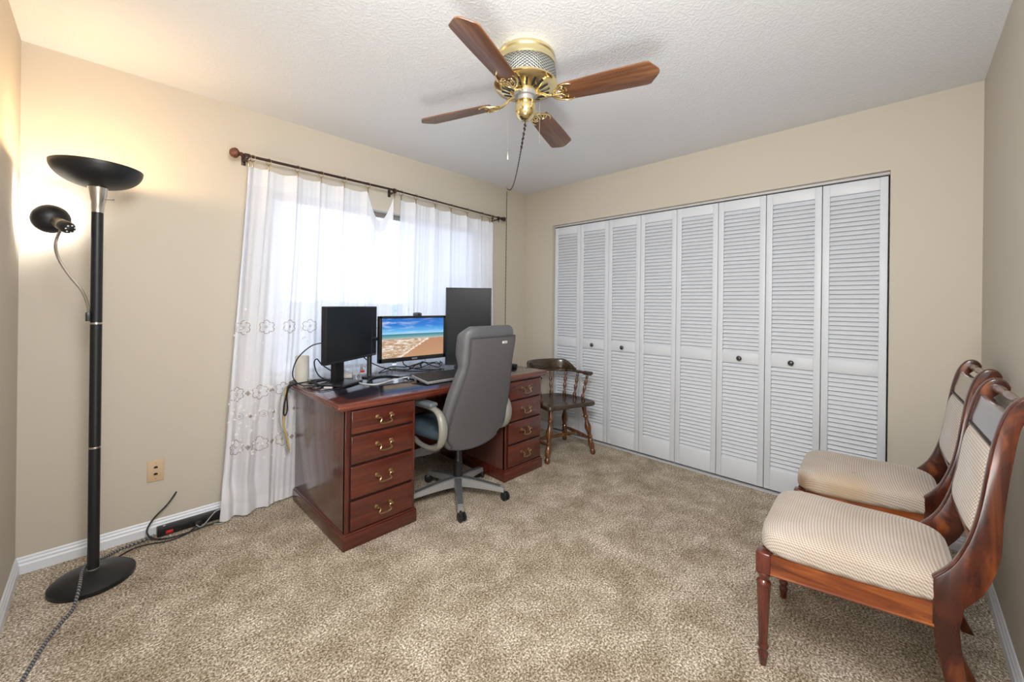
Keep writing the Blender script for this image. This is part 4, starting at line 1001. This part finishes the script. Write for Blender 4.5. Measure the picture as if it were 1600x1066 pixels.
# ------------------------------------------------------------------ lights
def light(name, typ, loc, power, color, size=.1, rot=None, **kw):
    l = bpy.data.lights.new(name, typ); l.energy = power; l.color = color
    if typ == 'AREA': l.shape = 'RECTANGLE'; l.size = size if not isinstance(size, tuple) else size[0]; l.size_y = size if not isinstance(size, tuple) else size[1]
    else: l.shadow_soft_size = size
    for k, v in kw.items(): setattr(l, k, v)
    o = bpy.data.objects.new(name, l); COL.objects.link(o); o.location = loc
    if rot is not None: o.rotation_euler = rot
    return o
light('torchiere_light', 'POINT', (LX, LY, 1.86), 8.5, (1, .66, .34), .03)
wp = Vector((LX, LY, 0)) + hc + ax * .045
sl_ = light('reading_light', 'SPOT', tuple(wp), 5.0, (1, .96, .93), .015, spot_size=math.radians(165), spot_blend=.6)
sl_.rotation_euler = ax.to_track_quat('-Z', 'Y').to_euler()
# unseen area lights added as fill, standing in for a camera flash
bf_ = light('bounce_fill', 'AREA', (-2.95, -2.68, .45), 15, (1, .995, .985), .55)
bf_.rotation_euler = (Vector((-2.3, -2.1, 2.44)) - Vector((-2.95, -2.68, .45))).to_track_quat('-Z', 'Y').to_euler()
fl_ = light('soft_fill', 'AREA', (-2.97, -2.72, 2.08), 50, (1, .995, .985), .75)
fl_.rotation_euler = (Vector((-.9, -.9, .6)) - Vector((-2.97, -2.72, 2.08))).to_track_quat('-Z', 'Y').to_euler()
W = bpy.data.worlds.new('sky'); sc.world = W; W.use_nodes = True
bg = W.node_tree.nodes['Background']; bg.inputs['Color'].default_value = (.80, .90, 1., 1); bg.inputs['Strength'].default_value = 3.0
pt_ = light('window_portal', 'AREA', ((WX0 + WX1) / 2, .16, (WZ0 + WZ1) / 2), 1, (1, 1, 1), (WX1 - WX0, WZ1 - WZ0), rot=(-PI / 2, 0, 0)); pt_.data.cycles.is_portal = True

# ------------------------------------------------------------------ camera
cam = bpy.data.cameras.new('camera'); co = bpy.data.objects.new('camera', cam); COL.objects.link(co); sc.camera = co
Fp, CYp, yaw, roll = 624.99, 476.59, math.radians(44.4455), math.radians(.6773)
cam.sensor_fit = 'HORIZONTAL'; cam.sensor_width = 36; cam.lens = Fp * 36 / 1600; cam.clip_start = .02
cam.shift_y = -(533 - CYp) / 1600
f_ = Vector((math.cos(yaw), math.sin(yaw), 0)); rt = Vector((math.sin(yaw), -math.cos(yaw), 0)); up = rt.cross(f_)
rt2 = rt * math.cos(roll) + up * math.sin(roll); up2 = -rt * math.sin(roll) + up * math.cos(roll)
mw = Matrix((( rt2.x, up2.x, -f_.x, -3.1516), (rt2.y, up2.y, -f_.y, -2.8847), (rt2.z, up2.z, -f_.z, 1.2596), (0, 0, 0, 1)))
co.matrix_world = mw
vs = sc.view_settings; vs.view_transform = 'Standard'; vs.look = 'None'; vs.gamma = 1; vs.use_curve_mapping = False; vs.exposure = 0.18
